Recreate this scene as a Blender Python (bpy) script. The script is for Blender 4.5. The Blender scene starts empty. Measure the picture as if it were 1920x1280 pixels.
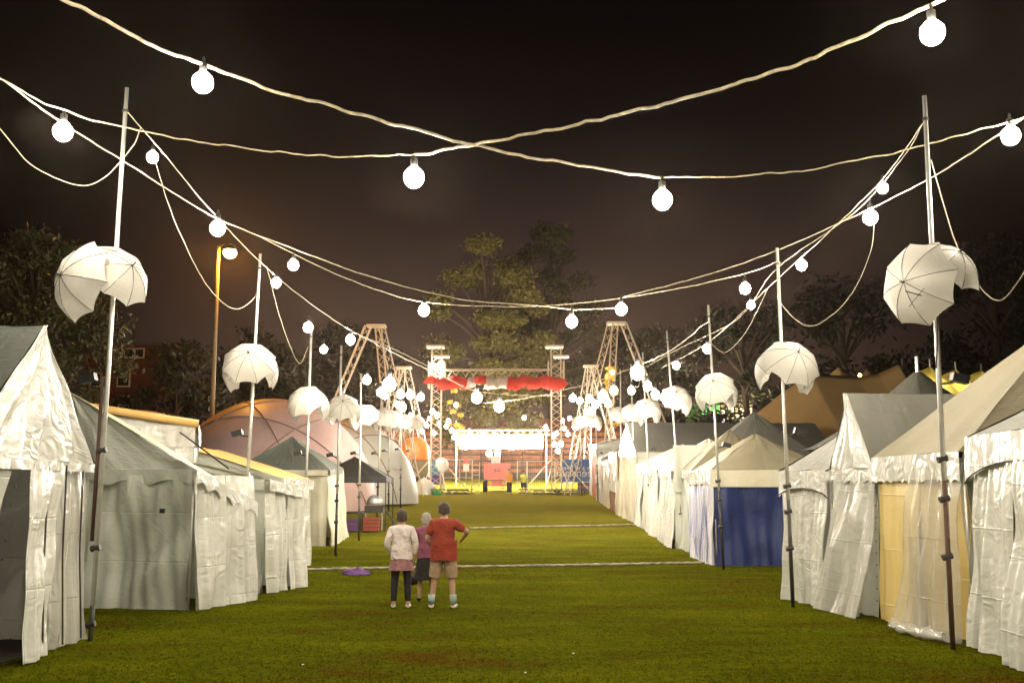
import bpy, bmesh, math, random
import numpy as np
from mathutils import Vector, Matrix, Quaternion, noise
random.seed(7); rng = np.random.default_rng(7)
SC = bpy.context.scene
COL = SC.collection
PI = math.pi
# ------------------------------------------------------------------ camera, world, exposure
H = 2.04
HAZE = .0002
PITCH = math.atan(280/2000)
cam = bpy.data.cameras.new('camera'); cam_o = bpy.data.objects.new('camera', cam); COL.objects.link(cam_o)
cam.lens = 37.5; cam.sensor_width = 36; cam.clip_end = 3000; cam.clip_start = .1
cam_o.location = (0, 0, H); cam_o.rotation_euler = (PI/2+PITCH, 0, 0)
SC.camera = cam_o
SC.view_settings.view_transform = 'Standard'; SC.view_settings.look = 'None'
SC.view_settings.exposure = 0.25; SC.view_settings.gamma = 1
W = bpy.data.worlds.new("World"); SC.world = W; W.use_nodes = True
nt = W.node_tree; nt.nodes.clear()
wo = nt.nodes.new('ShaderNodeOutputWorld'); bg = nt.nodes.new('ShaderNodeBackground')
tc = nt.nodes.new('ShaderNodeTexCoord'); sx = nt.nodes.new('ShaderNodeSeparateXYZ'); cr = nt.nodes.new('ShaderNodeValToRGB')
nt.links.new(tc.outputs['Generated'], sx.inputs[0]); nt.links.new(sx.outputs['Z'], cr.inputs[0])
e = cr.color_ramp.elements
e[0].position = 0.0; e[0].color = (.060, .038, .026, 1); e[1].position = .45; e[1].color = (.0008, .0004, .0006, 1)
q = e.new(.14); q.color = (.036, .021, .015, 1); q = e.new(.23); q.color = (.017, .0095, .008, 1); q = e.new(.33); q.color = (.0028, .0014, .0016, 1)
# town and fairground glow: strongest in the direction of the stage
dp = nt.nodes.new('ShaderNodeVectorMath'); dp.operation = 'DOT_PRODUCT'; dp.inputs[1].default_value = (0, .995, .1); nt.links.new(tc.outputs['Generated'], dp.inputs[0])
gl = nt.nodes.new('ShaderNodeMapRange'); gl.inputs[1].default_value = .89; gl.inputs[2].default_value = 1.0; gl.inputs[3].default_value = .07; gl.inputs[4].default_value = 1.3; gl.interpolation_type = 'SMOOTHSTEP'
cn = nt.nodes.new('ShaderNodeTexNoise'); cn.inputs['Scale'].default_value = 3.5; cn.inputs['Detail'].default_value = 3; nt.links.new(tc.outputs['Generated'], cn.inputs['Vector'])
cm_ = nt.nodes.new('ShaderNodeMath'); cm_.operation = 'MULTIPLY_ADD'; cm_.inputs[1].default_value = .5; cm_.inputs[2].default_value = .72; nt.links.new(cn.outputs[0], cm_.inputs[0])
gm = nt.nodes.new('ShaderNodeMath'); gm.operation = 'MULTIPLY'; nt.links.new(dp.outputs['Value'], gl.inputs[0]); nt.links.new(gl.outputs[0], gm.inputs[0]); nt.links.new(cm_.outputs[0], gm.inputs[1])
nt.links.new(cr.outputs[0], bg.inputs[0]); nt.links.new(gm.outputs[0], bg.inputs[1])
nt.links.new(bg.outputs[0], wo.inputs[0])
SC.cycles.use_light_tree = True
SC.cycles.max_bounces = 6; SC.cycles.transparent_max_bounces = 12
SC.cycles.volume_bounces = 0; SC.cycles.sample_clamp_indirect = 4
# ------------------------------------------------------------------ helpers
GY = [0, 36, 39, 43, 49.5, 60, 67, 81, 95, 110, 400]
GZ = [0, 0, .03, .17, .50, .98, 1.33, 1.88, 2.75, 3.5, 4.0]
def g(y): return float(np.interp(y, GY, GZ))
def P(px, py, Y):
    u = (px-960)/2000; v = (640-py)/2000
    f = math.cos(PITCH)-v*math.sin(PITCH); z = math.sin(PITCH)+v*math.cos(PITCH)
    return Vector((u*Y/f, Y, H+z*Y/f))
def gnd(px, py):
    y = 5.0
    while y < 150:
        p = P(px, py, y)
        if p.z <= g(y): return p
        y += .02
    return P(px, py, 90)
def fz(px, py, z):                                     # point on that sight line standing at height z above the grass
    y = 4.0
    while y < 95:
        p = P(px, py, y)
        if p.z-g(y) >= z: return p
        y += .05
    return P(px, py, 92)
def V(*a): return Vector(a)
ORG = {}
class MB:
    def __init__(s): s.v = []; s.f = []; s.uv = []; s.mi = []; s.m = 0
    def add(s, vs, fs, uvs=None):
        b = len(s.v); s.v += [tuple(x) for x in vs]
        s.uv += (uvs if uvs else [(x[0], x[2]) for x in vs])
        s.f += [tuple(i+b for i in f) for f in fs]; s.mi += [s.m]*len(fs)
        return s
    def box(s, lo, hi, M=None):
        x0, y0, z0 = lo; x1, y1, z1 = hi
        vs = [V(x, y, z) for x in (x0, x1) for y in (y0, y1) for z in (z0, z1)]
        if M: vs = [M @ p for p in vs]
        return s.add(vs, [(0, 1, 3, 2), (4, 6, 7, 5), (0, 4, 5, 1), (2, 3, 7, 6), (0, 2, 6, 4), (1, 5, 7, 3)])
    def tube(s, pts, r, n=6, caps=True):
        pts = [Vector(p) for p in pts]; k = len(pts)
        rs = r if isinstance(r, (list, tuple)) else [r]*k
        up = None; vs = []
        for i, p in enumerate(pts):
            t = (pts[min(i+1, k-1)]-pts[max(i-1, 0)]).normalized()
            if up is None: up = t.orthogonal().normalized()
            a = (up-t*up.dot(t))
            a = a.normalized() if a.length > 1e-6 else t.orthogonal().normalized()
            up = a; b = t.cross(a)
            for j in range(n):
                an = 2*PI*j/n; vs.append(p+(a*math.cos(an)+b*math.sin(an))*rs[i])
        fs = [(i*n+j, i*n+(j+1) % n, (i+1)*n+(j+1) % n, (i+1)*n+j) for i in range(k-1) for j in range(n)]
        if caps: fs += [tuple(range(n-1, -1, -1)), tuple(range((k-1)*n, k*n))]
        return s.add(vs, fs)
    def lathe(s, prof, c=(0, 0, 0), n=16, M=None):
        vs = []
        for r, z in prof:
            for j in range(n):
                p = V(r*math.cos(2*PI*j/n), r*math.sin(2*PI*j/n), z)
                vs.append((M @ p if M else p)+Vector(c))
        k = len(prof)
        fs = [(i*n+j, i*n+(j+1) % n, (i+1)*n+(j+1) % n, (i+1)*n+j) for i in range(k-1) for j in range(n)]
        fs += [tuple(range(n-1, -1, -1)), tuple(range((k-1)*n, k*n))]
        return s.add(vs, fs)
    def grid(s, fn, nu, nv, uvf=None):
        vs = []; uv = []
        for j in range(nv+1):
            for i in range(nu+1):
                u = i/nu; v = j/nv; vs.append(fn(u, v)); uv.append(uvf(u, v) if uvf else (u, v))
        fs = [(j*(nu+1)+i, j*(nu+1)+i+1, (j+1)*(nu+1)+i+1, (j+1)*(nu+1)+i) for j in range(nv) for i in range(nu)]
        return s.add(vs, fs, uv)
    def build(s, name, mat, parent=None, smooth=False, origin=None):
        me = bpy.data.meshes.new(name)
        o = None
        off = Vector(origin) if origin is not None else (ORG.get(parent.name, Vector()) if parent else Vector())
        me.from_pydata([tuple(Vector(v)-off) for v in s.v], [], s.f)
        uvl = me.uv_layers.new(name='UVMap')
        li = np.empty(len(me.loops), dtype=np.int32); me.loops.foreach_get('vertex_index', li)
        uvl.data.foreach_set('uv', np.array(s.uv, dtype=np.float32)[li].ravel())
        mats = mat if isinstance(mat, (list, tuple)) else [mat]
        for m in mats: me.materials.append(m)
        if len(mats) > 1: me.polygons.foreach_set('material_index', s.mi)
        if smooth: me.polygons.foreach_set('use_smooth', [True]*len(me.polygons))
        me.update()
        o = bpy.data.objects.new(name, me); COL.objects.link(o)
        if parent: o.parent = parent; ORG[o.name] = off
        else: o.location = off; ORG[o.name] = off
        return o
def tag(o, label=None, cat=None, group=None, kind=None):
    if label: o['label'] = label
    if cat: o['category'] = cat
    if group: o['group'] = group
    if kind: o['kind'] = kind
    return o
def thing(name, label, cat, loc, group=None, local=False):
    o = bpy.data.objects.new(name, None); COL.objects.link(o); o.location = loc; o.empty_display_size = .2
    ORG[o.name] = Vector() if local else Vector(loc)
    return tag(o, label, cat, group)
def copy_tree(o, parent=None):
    c = o.copy(); COL.objects.link(c)
    if parent: c.parent = parent
    for ch in [x for x in KIDS.get(o.name, [])]: copy_tree(ch, c)
    return c
KIDS = {}
def note_kids(root):
    for o in list(COL.objects):
        if o.parent: KIDS.setdefault(o.parent.name, [])
        if o.parent and o not in KIDS[o.parent.name]: KIDS[o.parent.name].append(o)
# ------------------------------------------------------------------ materials
def newmat(name):
    m = bpy.data.materials.new(name); m.use_nodes = True; t = m.node_tree
    return m, t, t.nodes['Principled BSDF'], t.nodes['Material Output']
def mat(name, col, rough=.6, metal=0, var=.12, vscale=6, bump=0, bscale=20, em=None, ems=0, coord='Object'):
    m, t, b, o = newmat(name)
    b.inputs['Roughness'].default_value = rough; b.inputs['Metallic'].default_value = metal
    c = t.nodes.new('ShaderNodeTexCoord'); n = t.nodes.new('ShaderNodeTexNoise'); n.inputs['Scale'].default_value = vscale; n.inputs['Detail'].default_value = 5
    t.links.new(c.outputs[coord], n.inputs['Vector'])
    r = t.nodes.new('ShaderNodeValToRGB'); t.links.new(n.outputs[0], r.inputs[0])
    r.color_ramp.elements[0].position = .3; r.color_ramp.elements[1].position = .7
    r.color_ramp.elements[0].color = tuple(x*(1-var) for x in col)+(1,); r.color_ramp.elements[1].color = tuple(min(1, x*(1+var)) for x in col)+(1,)
    t.links.new(r.outputs[0], b.inputs['Base Color'])
    if bump:
        n2 = t.nodes.new('ShaderNodeTexNoise'); n2.inputs['Scale'].default_value = bscale; n2.inputs['Detail'].default_value = 6
        t.links.new(c.outputs[coord], n2.inputs['Vector'])
        bp = t.nodes.new('ShaderNodeBump'); bp.inputs['Strength'].default_value = bump; bp.inputs['Distance'].default_value = .05
        t.links.new(n2.outputs[0], bp.inputs['Height']); t.links.new(bp.outputs[0], b.inputs['Normal'])
    if em: b.inputs['Emission Color'].default_value = em+(1,); b.inputs['Emission Strength'].default_value = ems
    return m
def cloth_mat(name, col, rough=.35, crumple=.5, crease=1.0, transl=.0, clear=0.0, dirt=.25, cs=3.0, sub=0.0):
    """tarpaulin: packed-fold creases every 0.62 m, crumples, dirt towards the hem band as a stain with its own shape"""
    m, t, b, out = newmat(name); N = t.nodes.new; L = t.links.new
    tc = N('ShaderNodeTexCoord'); uv = tc.outputs['UV']
    b.inputs['Roughness'].default_value = rough
    b.inputs['Specular IOR Level'].default_value = .5
    if rough < .3: b.inputs['Coat Weight'].default_value = .7; b.inputs['Coat Roughness'].default_value = .14
    st = N('ShaderNodeTexNoise'); st.inputs['Scale'].default_value = 1.3; st.inputs['Detail'].default_value = 7; L(uv, st.inputs['Vector'])
    mx = N('ShaderNodeMix'); mx.data_type = 'RGBA'
    mr = N('ShaderNodeMapRange'); mr.inputs[1].default_value = .42; mr.inputs[2].default_value = .75; L(st.outputs[0], mr.inputs[0])
    mu = N('ShaderNodeMath'); mu.operation = 'MULTIPLY'; mu.inputs[1].default_value = dirt; L(mr.outputs[0], mu.inputs[0])
    L(mu.outputs[0], mx.inputs[0]); mx.inputs[6].default_value = col+(1,); mx.inputs[7].default_value = (col[0]*.62, col[1]*.55, col[2]*.42, 1)
    L(mx.outputs[2], b.inputs['Base Color'])
    # crumple heights
    mp = N('ShaderNodeMapping'); mp.inputs['Scale'].default_value = (cs*1.5, cs*.26, 1); L(uv, mp.inputs[0])
    n1 = N('ShaderNodeTexNoise'); n1.noise_type = 'RIDGED_MULTIFRACTAL'; n1.inputs['Scale'].default_value = 1.0; n1.inputs['Detail'].default_value = 2; n1.inputs['Distortion'].default_value = .35
    L(mp.outputs[0], n1.inputs['Vector'])
    n2 = N('ShaderNodeTexNoise'); n2.inputs['Scale'].default_value = cs*1.1; n2.inputs['Detail'].default_value = 1.5; n2.inputs['Distortion'].default_value = 1.6; L(uv, n2.inputs['Vector'])
    ad = N('ShaderNodeMath'); ad.operation = 'ADD'; L(n1.outputs[0], ad.inputs[0]); L(n2.outputs[0], ad.inputs[1])
    sm = N('ShaderNodeMath'); sm.operation = 'MULTIPLY'; sm.inputs[1].default_value = crumple; L(ad.outputs[0], sm.inputs[0])
    # creases
    sp = N('ShaderNodeSeparateXYZ'); L(uv, sp.inputs[0])
    wv = N('ShaderNodeMath'); wv.operation = 'MULTIPLY_ADD'; L(st.outputs[0], wv.inputs[0]); wv.inputs[1].default_value = .05; L(sp.outputs[1], wv.inputs[2])
    pp = N('ShaderNodeMath'); pp.operation = 'PINGPONG'; pp.inputs[1].default_value = .43; L(wv.outputs[0], pp.inputs[0])
    cm = N('ShaderNodeMapRange'); cm.inputs[1].default_value = 0; cm.inputs[2].default_value = .018; cm.inputs[3].default_value = 1; cm.inputs[4].default_value = 0; cm.interpolation_type = 'SMOOTHSTEP'; L(pp.outputs[0], cm.inputs[0])
    px = N('ShaderNodeMath'); px.operation = 'PINGPONG'; px.inputs[1].default_value = .83; L(sp.outputs[0], px.inputs[0])
    cx = N('ShaderNodeMapRange'); cx.inputs[1].default_value = 0; cx.inputs[2].default_value = .02; cx.inputs[3].default_value = .25; cx.inputs[4].default_value = 0; L(px.outputs[0], cx.inputs[0])
    a2 = N('ShaderNodeMath'); a2.operation = 'ADD'; L(cm.outputs[0], a2.inputs[0]); L(cx.outputs[0], a2.inputs[1])
    a3 = N('ShaderNodeMath'); a3.operation = 'MULTIPLY_ADD'; L(a2.outputs[0], a3.inputs[0]); a3.inputs[1].default_value = .17*crease; L(sm.outputs[0], a3.inputs[2])
    bp = N('ShaderNodeBump'); bp.inputs['Strength'].default_value = .8; bp.inputs['Distance'].default_value = .045; L(a3.outputs[0], bp.inputs['Height'])
    L(bp.outputs[0], b.inputs['Normal'])
    last = b.outputs[0]
    if transl:
        tr = N('ShaderNodeBsdfTranslucent'); tr.inputs[0].default_value = col+(1,); L(bp.outputs[0], tr.inputs['Normal'])
        ms = N('ShaderNodeMixShader'); ms.inputs[0].default_value = transl; L(last, ms.inputs[1]); L(tr.outputs[0], ms.inputs[2]); last = ms.outputs[0]
    if clear:
        tp = N('ShaderNodeBsdfTransparent'); tp.inputs[0].default_value = (.93, .93, .9, 1)
        ms = N('ShaderNodeMixShader'); ms.inputs[0].default_value = clear; L(last, ms.inputs[1]); L(tp.outputs[0], ms.inputs[2]); last = ms.outputs[0]
    L(last, out.inputs[0])
    return m
M = {}
M['pvc'] = cloth_mat('white_pvc', (.74, .73, .66), .2, 1.05, 1.2, transl=.08)
M['pvc_crumple'] = cloth_mat('crumpled_pvc', (.80, .79, .74), .2, 1.5, .4, transl=.06, cs=2.4)
M['pvc_soft'] = cloth_mat('soft_pvc', (.58, .59, .52), .42, .35, .6, transl=.1)
M['vinylc'] = cloth_mat('clearest_vinyl', (.74, .72, .66), .12, .8, 1.6, clear=.62)
M['vinyl'] = cloth_mat('clear_vinyl', (.74, .72, .66), .16, .9, 1.4, clear=.38)
M['yellow'] = cloth_mat('yellow_pvc', (.80, .60, .22), .42, .22, .7, transl=.15, dirt=.1)
M['cream'] = cloth_mat('cream_canvas', (.68, .63, .48), .5, .4, .6, transl=.1)
M['khaki'] = cloth_mat('khaki_canvas', (.22, .19, .12), .65, .3, .5)
M['grey'] = cloth_mat('grey_canvas', (.15, .145, .12), .55, .4, .6)
M['dkgrey'] = cloth_mat('dark_grey_canvas', (.12, .13, .11), .45, .5, .6)
M['brownc'] = cloth_mat('brown_marquee', (.58, .38, .16), .6, .15, .3, cs=.6)
M['olive'] = cloth_mat('olive_marquee', (.42, .34, .07), .55, .2, .4, cs=.6, transl=.45)
M['blue'] = cloth_mat('blue_tarp', (.010, .022, .105), .5, .3, .4, dirt=.1)
M['orangec'] = cloth_mat('ochre_canvas', (.62, .38, .12), .6, .3, .4)
M['terra'] = cloth_mat('terracotta_cloth', (.42, .13, .04), .55, .4, .5)
M['pink'] = cloth_mat('pink_dome_skin', (.74, .50, .46), .5, .10, .25, cs=.7, transl=.1)
M['domew'] = cloth_mat('white_dome_skin', (.62, .60, .52), .5, .10, .25, cs=.7, transl=.1)
M['umb'] = cloth_mat('white_umbrella', (.66, .63, .57), .5, .12, 0, transl=.35, dirt=.08, cs=5)
M['umbred'] = cloth_mat('red_umbrella', (.75, .05, .03), .5, .25, 0, transl=.35, dirt=.1, cs=5)
M['banner'] = mat('blue_banner', (.03, .12, .42), .5)
M['bannerp'] = mat('purple_banner', (.10, .06, .30), .5)
M['alu'] = mat('aluminium', (.62, .60, .55), .38, .55, bump=.05)
M['truss'] = mat('truss_alu', (.68, .58, .44), .4, .25)
M['steel'] = mat('dark_steel', (.05, .045, .04), .5, .5)
M['rust'] = mat('rusty_steel', (.10, .05, .03), .7, .2)
M['black'] = mat('black_plastic', (.012, .012, .012), .45)
M['blackc'] = cloth_mat('black_canvas', (.018, .017, .014), .6, .4, .4, dirt=0)
M['white'] = mat('white_paint', (.78, .77, .72), .5)
M['red'] = mat('red_paint', (.55, .05, .03), .35)
M['redl'] = mat('coral_paint', (.80, .14, .09), .3, var=.05)
M['tyre'] = mat('tyre', (.02, .02, .022), .8, bump=.3)
M['cable'] = mat('cream_cable', (.46, .38, .24), .5, var=.35, vscale=9, bump=.6, bscale=30)
M['cord'] = mat('pale_cord', (.42, .36, .26), .6)
M['prot'] = mat('protector_rubber', (.26, .22, .15), .6, var=.5, vscale=5)
M['brick'] = mat('brick', (.16, .05, .025), .9, var=.4, vscale=3)
M['win'] = mat('window_glass', (.03, .03, .03), .15)
M['wood'] = mat('brown_wood', (.25, .11, .05), .7, var=.3)
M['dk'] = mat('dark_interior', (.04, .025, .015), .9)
M['bark'] = mat('bark', (.10, .07, .045), .9, bump=.5)
M['green'] = mat('green_paint', (.02, .30, .07), .5)
M['purple'] = mat('purple_cloth', (.10, .035, .14), .8)
def leafmat(name, a, b):
    m, t, bb, o = newmat(name); N = t.nodes.new
    gi = N('ShaderNodeNewGeometry'); r = N('ShaderNodeValToRGB'); t.links.new(gi.outputs['Random Per Island'], r.inputs[0])
    r.color_ramp.elements[0].color = a+(1,); r.color_ramp.elements[1].color = b+(1,)
    t.links.new(r.outputs[0], bb.inputs['Base Color']); bb.inputs['Roughness'].default_value = .6
    return m
M['leaf'] = leafmat('leaf_green', (.09, .085, .012), (.22, .18, .035))
M['leafm'] = leafmat('leaf_olive', (.035, .035, .008), (.10, .085, .02))
M['leafd'] = leafmat('leaf_dark', (.012, .014, .005), (.04, .038, .012))
M['leafy'] = leafmat('leaf_amber_lit', (.35, .22, .02), (.6, .42, .04))  # amber light on the small trees put into their leaf colour
def emis(name, col, s):
    m, t, b, o = newmat(name); t.nodes.remove(b); e = t.nodes.new('ShaderNodeEmission'); e.inputs[0].default_value = col+(1,); e.inputs[1].default_value = s
    t.links.new(e.outputs[0], o.inputs[0]); return m
M['bulb'] = emis('bulb_glow', (1, .90, .72), 620)
M['bulbf'] = emis('far_bulb_glow', (1, .90, .74), 340)
M['sodium'] = emis('sodium_glow', (1, .42, .03), 800)
M['flood'] = emis('flood_glow', (1, .93, .84), 130)
M['amber'] = emis('amber_glow', (1, .45, .06), 90)
M['yglow'] = emis('yellow_glow', (1, .70, .12), 300)
M['wglow'] = emis('house_light', (1, .78, .35), 3.0)
M['gglow'] = emis('green_light', (.25, 1, .2), 1.2)
M['oglow'] = emis('orange_light', (1, .45, .15), 1.0)
# grass ground
def ground_mat():
    m, t, b, o = newmat('grass_ground'); N = t.nodes.new; L = t.links.new
    tc = N('ShaderNodeTexCoord')
    gp = N('ShaderNodeMapping'); gp.inputs['Scale'].default_value = (.55, 1.15, 1); L(tc.outputs['Object'], gp.inputs[0])
    n = N('ShaderNodeTexNoise'); n.inputs['Scale'].default_value = .55; n.inputs['Detail'].default_value = 9; n.inputs['Roughness'].default_value = .72; L(gp.outputs[0], n.inputs['Vector'])
    n2 = N('ShaderNodeTexNoise'); n2.inputs['Scale'].default_value = 9; n2.inputs['Detail'].default_value = 8; n2.inputs['Roughness'].default_value = .75; L(tc.outputs['Object'], n2.inputs['Vector'])
    r = N('ShaderNodeValToRGB'); r.color_ramp.elements[0].position = .33; r.color_ramp.elements[0].color = (.085, .045, .005, 1)
    r.color_ramp.elements[1].position = .7; r.color_ramp.elements[1].color = (.122, .122, .005, 1)
    q = r.color_ramp.elements.new(.47); q.color = (.072, .078, .004, 1)
    L(n.outputs[0], r.inputs[0])
    mx = N('ShaderNodeMix'); mx.data_type = 'RGBA'; mx.blend_type = 'MULTIPLY'; mx.inputs[0].default_value = .9
    r2 = N('ShaderNodeValToRGB'); r2.color_ramp.elements[0].position = .34; r2.color_ramp.elements[0].color = (.55, .55, .5, 1); r2.color_ramp.elements[1].position = .66; r2.color_ramp.elements[1].color = (1.3, 1.3, 1.2, 1)
    L(n2.outputs[0], r2.inputs[0]); L(r.outputs[0], mx.inputs[6]); L(r2.outputs[0], mx.inputs[7])
    sy = N('ShaderNodeSeparateXYZ'); L(tc.outputs['Object'], sy.inputs[0])      # stage-end light put into a yellower turf colour, worn ground included
    wy = N('ShaderNodeMath'); wy.operation = 'MULTIPLY_ADD'; wy.inputs[1].default_value = 26; L(n.outputs[0], wy.inputs[0]); L(sy.outputs['Y'], wy.inputs[2])
    wr = N('ShaderNodeMapRange'); wr.inputs[1].default_value = 40; wr.inputs[2].default_value = 84; wr.interpolation_type = 'SMOOTHSTEP'; L(wy.outputs[0], wr.inputs[0])
    lit_worn = N('ShaderNodeMix'); lit_worn.data_type = 'RGBA'; lit_worn.inputs[7].default_value = (.22, .195, .02, 1); L(wr.outputs[0], lit_worn.inputs[0]); L(mx.outputs[2], lit_worn.inputs[6])
    L(lit_worn.outputs[2], b.inputs['Base Color'])
    n3 = N('ShaderNodeTexNoise'); n3.inputs['Scale'].default_value = 40; n3.inputs['Detail'].default_value = 5; L(tc.outputs['Object'], n3.inputs['Vector'])
    bp = N('ShaderNodeBump'); bp.inputs['Strength'].default_value = .9; bp.inputs['Distance'].default_value = .05; L(n3.outputs[0], bp.inputs['Height']); L(bp.outputs[0], b.inputs['Normal'])
    b.inputs['Roughness'].default_value = .85; b.inputs['Specular IOR Level'].default_value = .0
    return m
M['ground'] = ground_mat()
mb = MB()
ys = [-30, -10, 0] + [3*i for i in range(1, 40)] + [125, 140, 170, 250, 400, 800]
xs = [-400, -150, -60, -25, -12, -6, 0, 6, 12, 25, 60, 150, 400]
vs = [(x, y, g(y)) for y in ys for x in xs]; nx = len(xs)
mb.add(vs, [(j*nx+i, j*nx+i+1, (j+1)*nx+i+1, (j+1)*nx+i) for j in range(len(ys)-1) for i in range(nx-1)])
tag(mb.build('ground', M['ground'], smooth=True), kind='structure')
# grass tufts, one object
def grass():
    n = 120000
    Y = 9.5+(rng.random(n)**1.9)*42; X = (rng.random(n)*2-1)*(np.minimum(.5*Y+.4, 7.2))
    h = .010+rng.random(n)*.018; a = rng.random(n)*2*PI; w = .006+rng.random(n)*.008
    dx = np.cos(a)*w; dy = np.sin(a)*w; lx = (rng.random(n)-.5)*.055; ly = (rng.random(n)-.5)*.055
    Z = np.interp(Y, GY, GZ)
    v = np.empty((n, 3, 3)); v[:, 0] = np.stack([X-dx, Y-dy, Z], 1); v[:, 1] = np.stack([X+dx, Y+dy, Z], 1); v[:, 2] = np.stack([X+lx, Y+ly, Z+h], 1)
    me = bpy.data.meshes.new('grass'); me.vertices.add(n*3); me.vertices.foreach_set('co', v.ravel())
    me.loops.add(n*3); me.loops.foreach_set('vertex_index', np.arange(n*3)); me.polygons.add(n)
    me.polygons.foreach_set('loop_start', np.arange(n)*3); me.update(calc_edges=True)
    bm_ = M['ground'].copy(); bm_.name = 'grass_blade'; t = bm_.node_tree; bs = t.nodes['Principled BSDF']
    for l in list(bs.inputs['Normal'].links): t.links.remove(l)
    tl = t.nodes.new('ShaderNodeBsdfTranslucent'); t.links.new(bs.inputs['Base Color'].links[0].from_socket, tl.inputs[0])
    ms = t.nodes.new('ShaderNodeMixShader'); ms.inputs[0].default_value = .5; t.links.new(bs.outputs[0], ms.inputs[1]); t.links.new(tl.outputs[0], ms.inputs[2]); t.links.new(ms.outputs[0], t.nodes['Material Output'].inputs[0])
    me.materials.append(bm_)
    o = bpy.data.objects.new('grass', me); COL.objects.link(o); tag(o, 'short mown grass blades on the aisle between the tents', 'grass', kind='stuff')
grass()
# ------------------------------------------------------------------ cloth
def cloth(mb, bl, br, tr, tl, nu=40, nv=16, amp=.03, freq=5, sag=0, flare=0, scallop=None, seed=0, crump=.012, rnd=1.0):
    bl, br, tr, tl = map(Vector, (bl, br, tr, tl))
    nrm = (br-bl).cross(tl-bl); 
    if nrm.length < 1e-6: nrm = (tr-br).cross(tl-bl)
    nrm.normalize()
    wl = (br-bl).length; hl = (tl-bl).length
    def fn(u, v):
        a = bl.lerp(br, u); b = tl.lerp(tr, u); vv = v
        if scallop: vv = scallop(u)*(1-v)+v
        p = a.lerp(b, vv); x = u*wl; y = vv*hl
        n1 = noise.noise(V(x*.8+seed*7.1, y*.16, seed))
        f = amp*(.35+.65*(1-vv))*(math.sin(freq*x*2*PI/1.0*.5+n1*5*rnd+seed)+.5*math.sin(freq*1.73*x*PI+n1*7+y*.25+seed*3)+.35*math.sin(freq*4.1*x*PI+n1*9))
        c = crump*noise.noise(V(x*1.5+y*.9+seed, y*.8-x*.3, 3.3+seed))*2.2
        d = f+c-sag*4*u*(1-u)*vv*(1-vv)*4
        q = p+nrm*(d+flare*(1-vv)**2)
        return q
    mb.grid(fn, nu, nv, lambda u, v: (u*wl+seed, ((scallop(u)*(1-v)+v) if scallop else v)*hl+bl.z+seed*.13))
    return mb
def scal(n, d): return lambda u: d*abs(math.sin(PI*n*u))
def arch(d): return lambda u: d*max(0, 1-(2*u-1)**2)**.7
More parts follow.
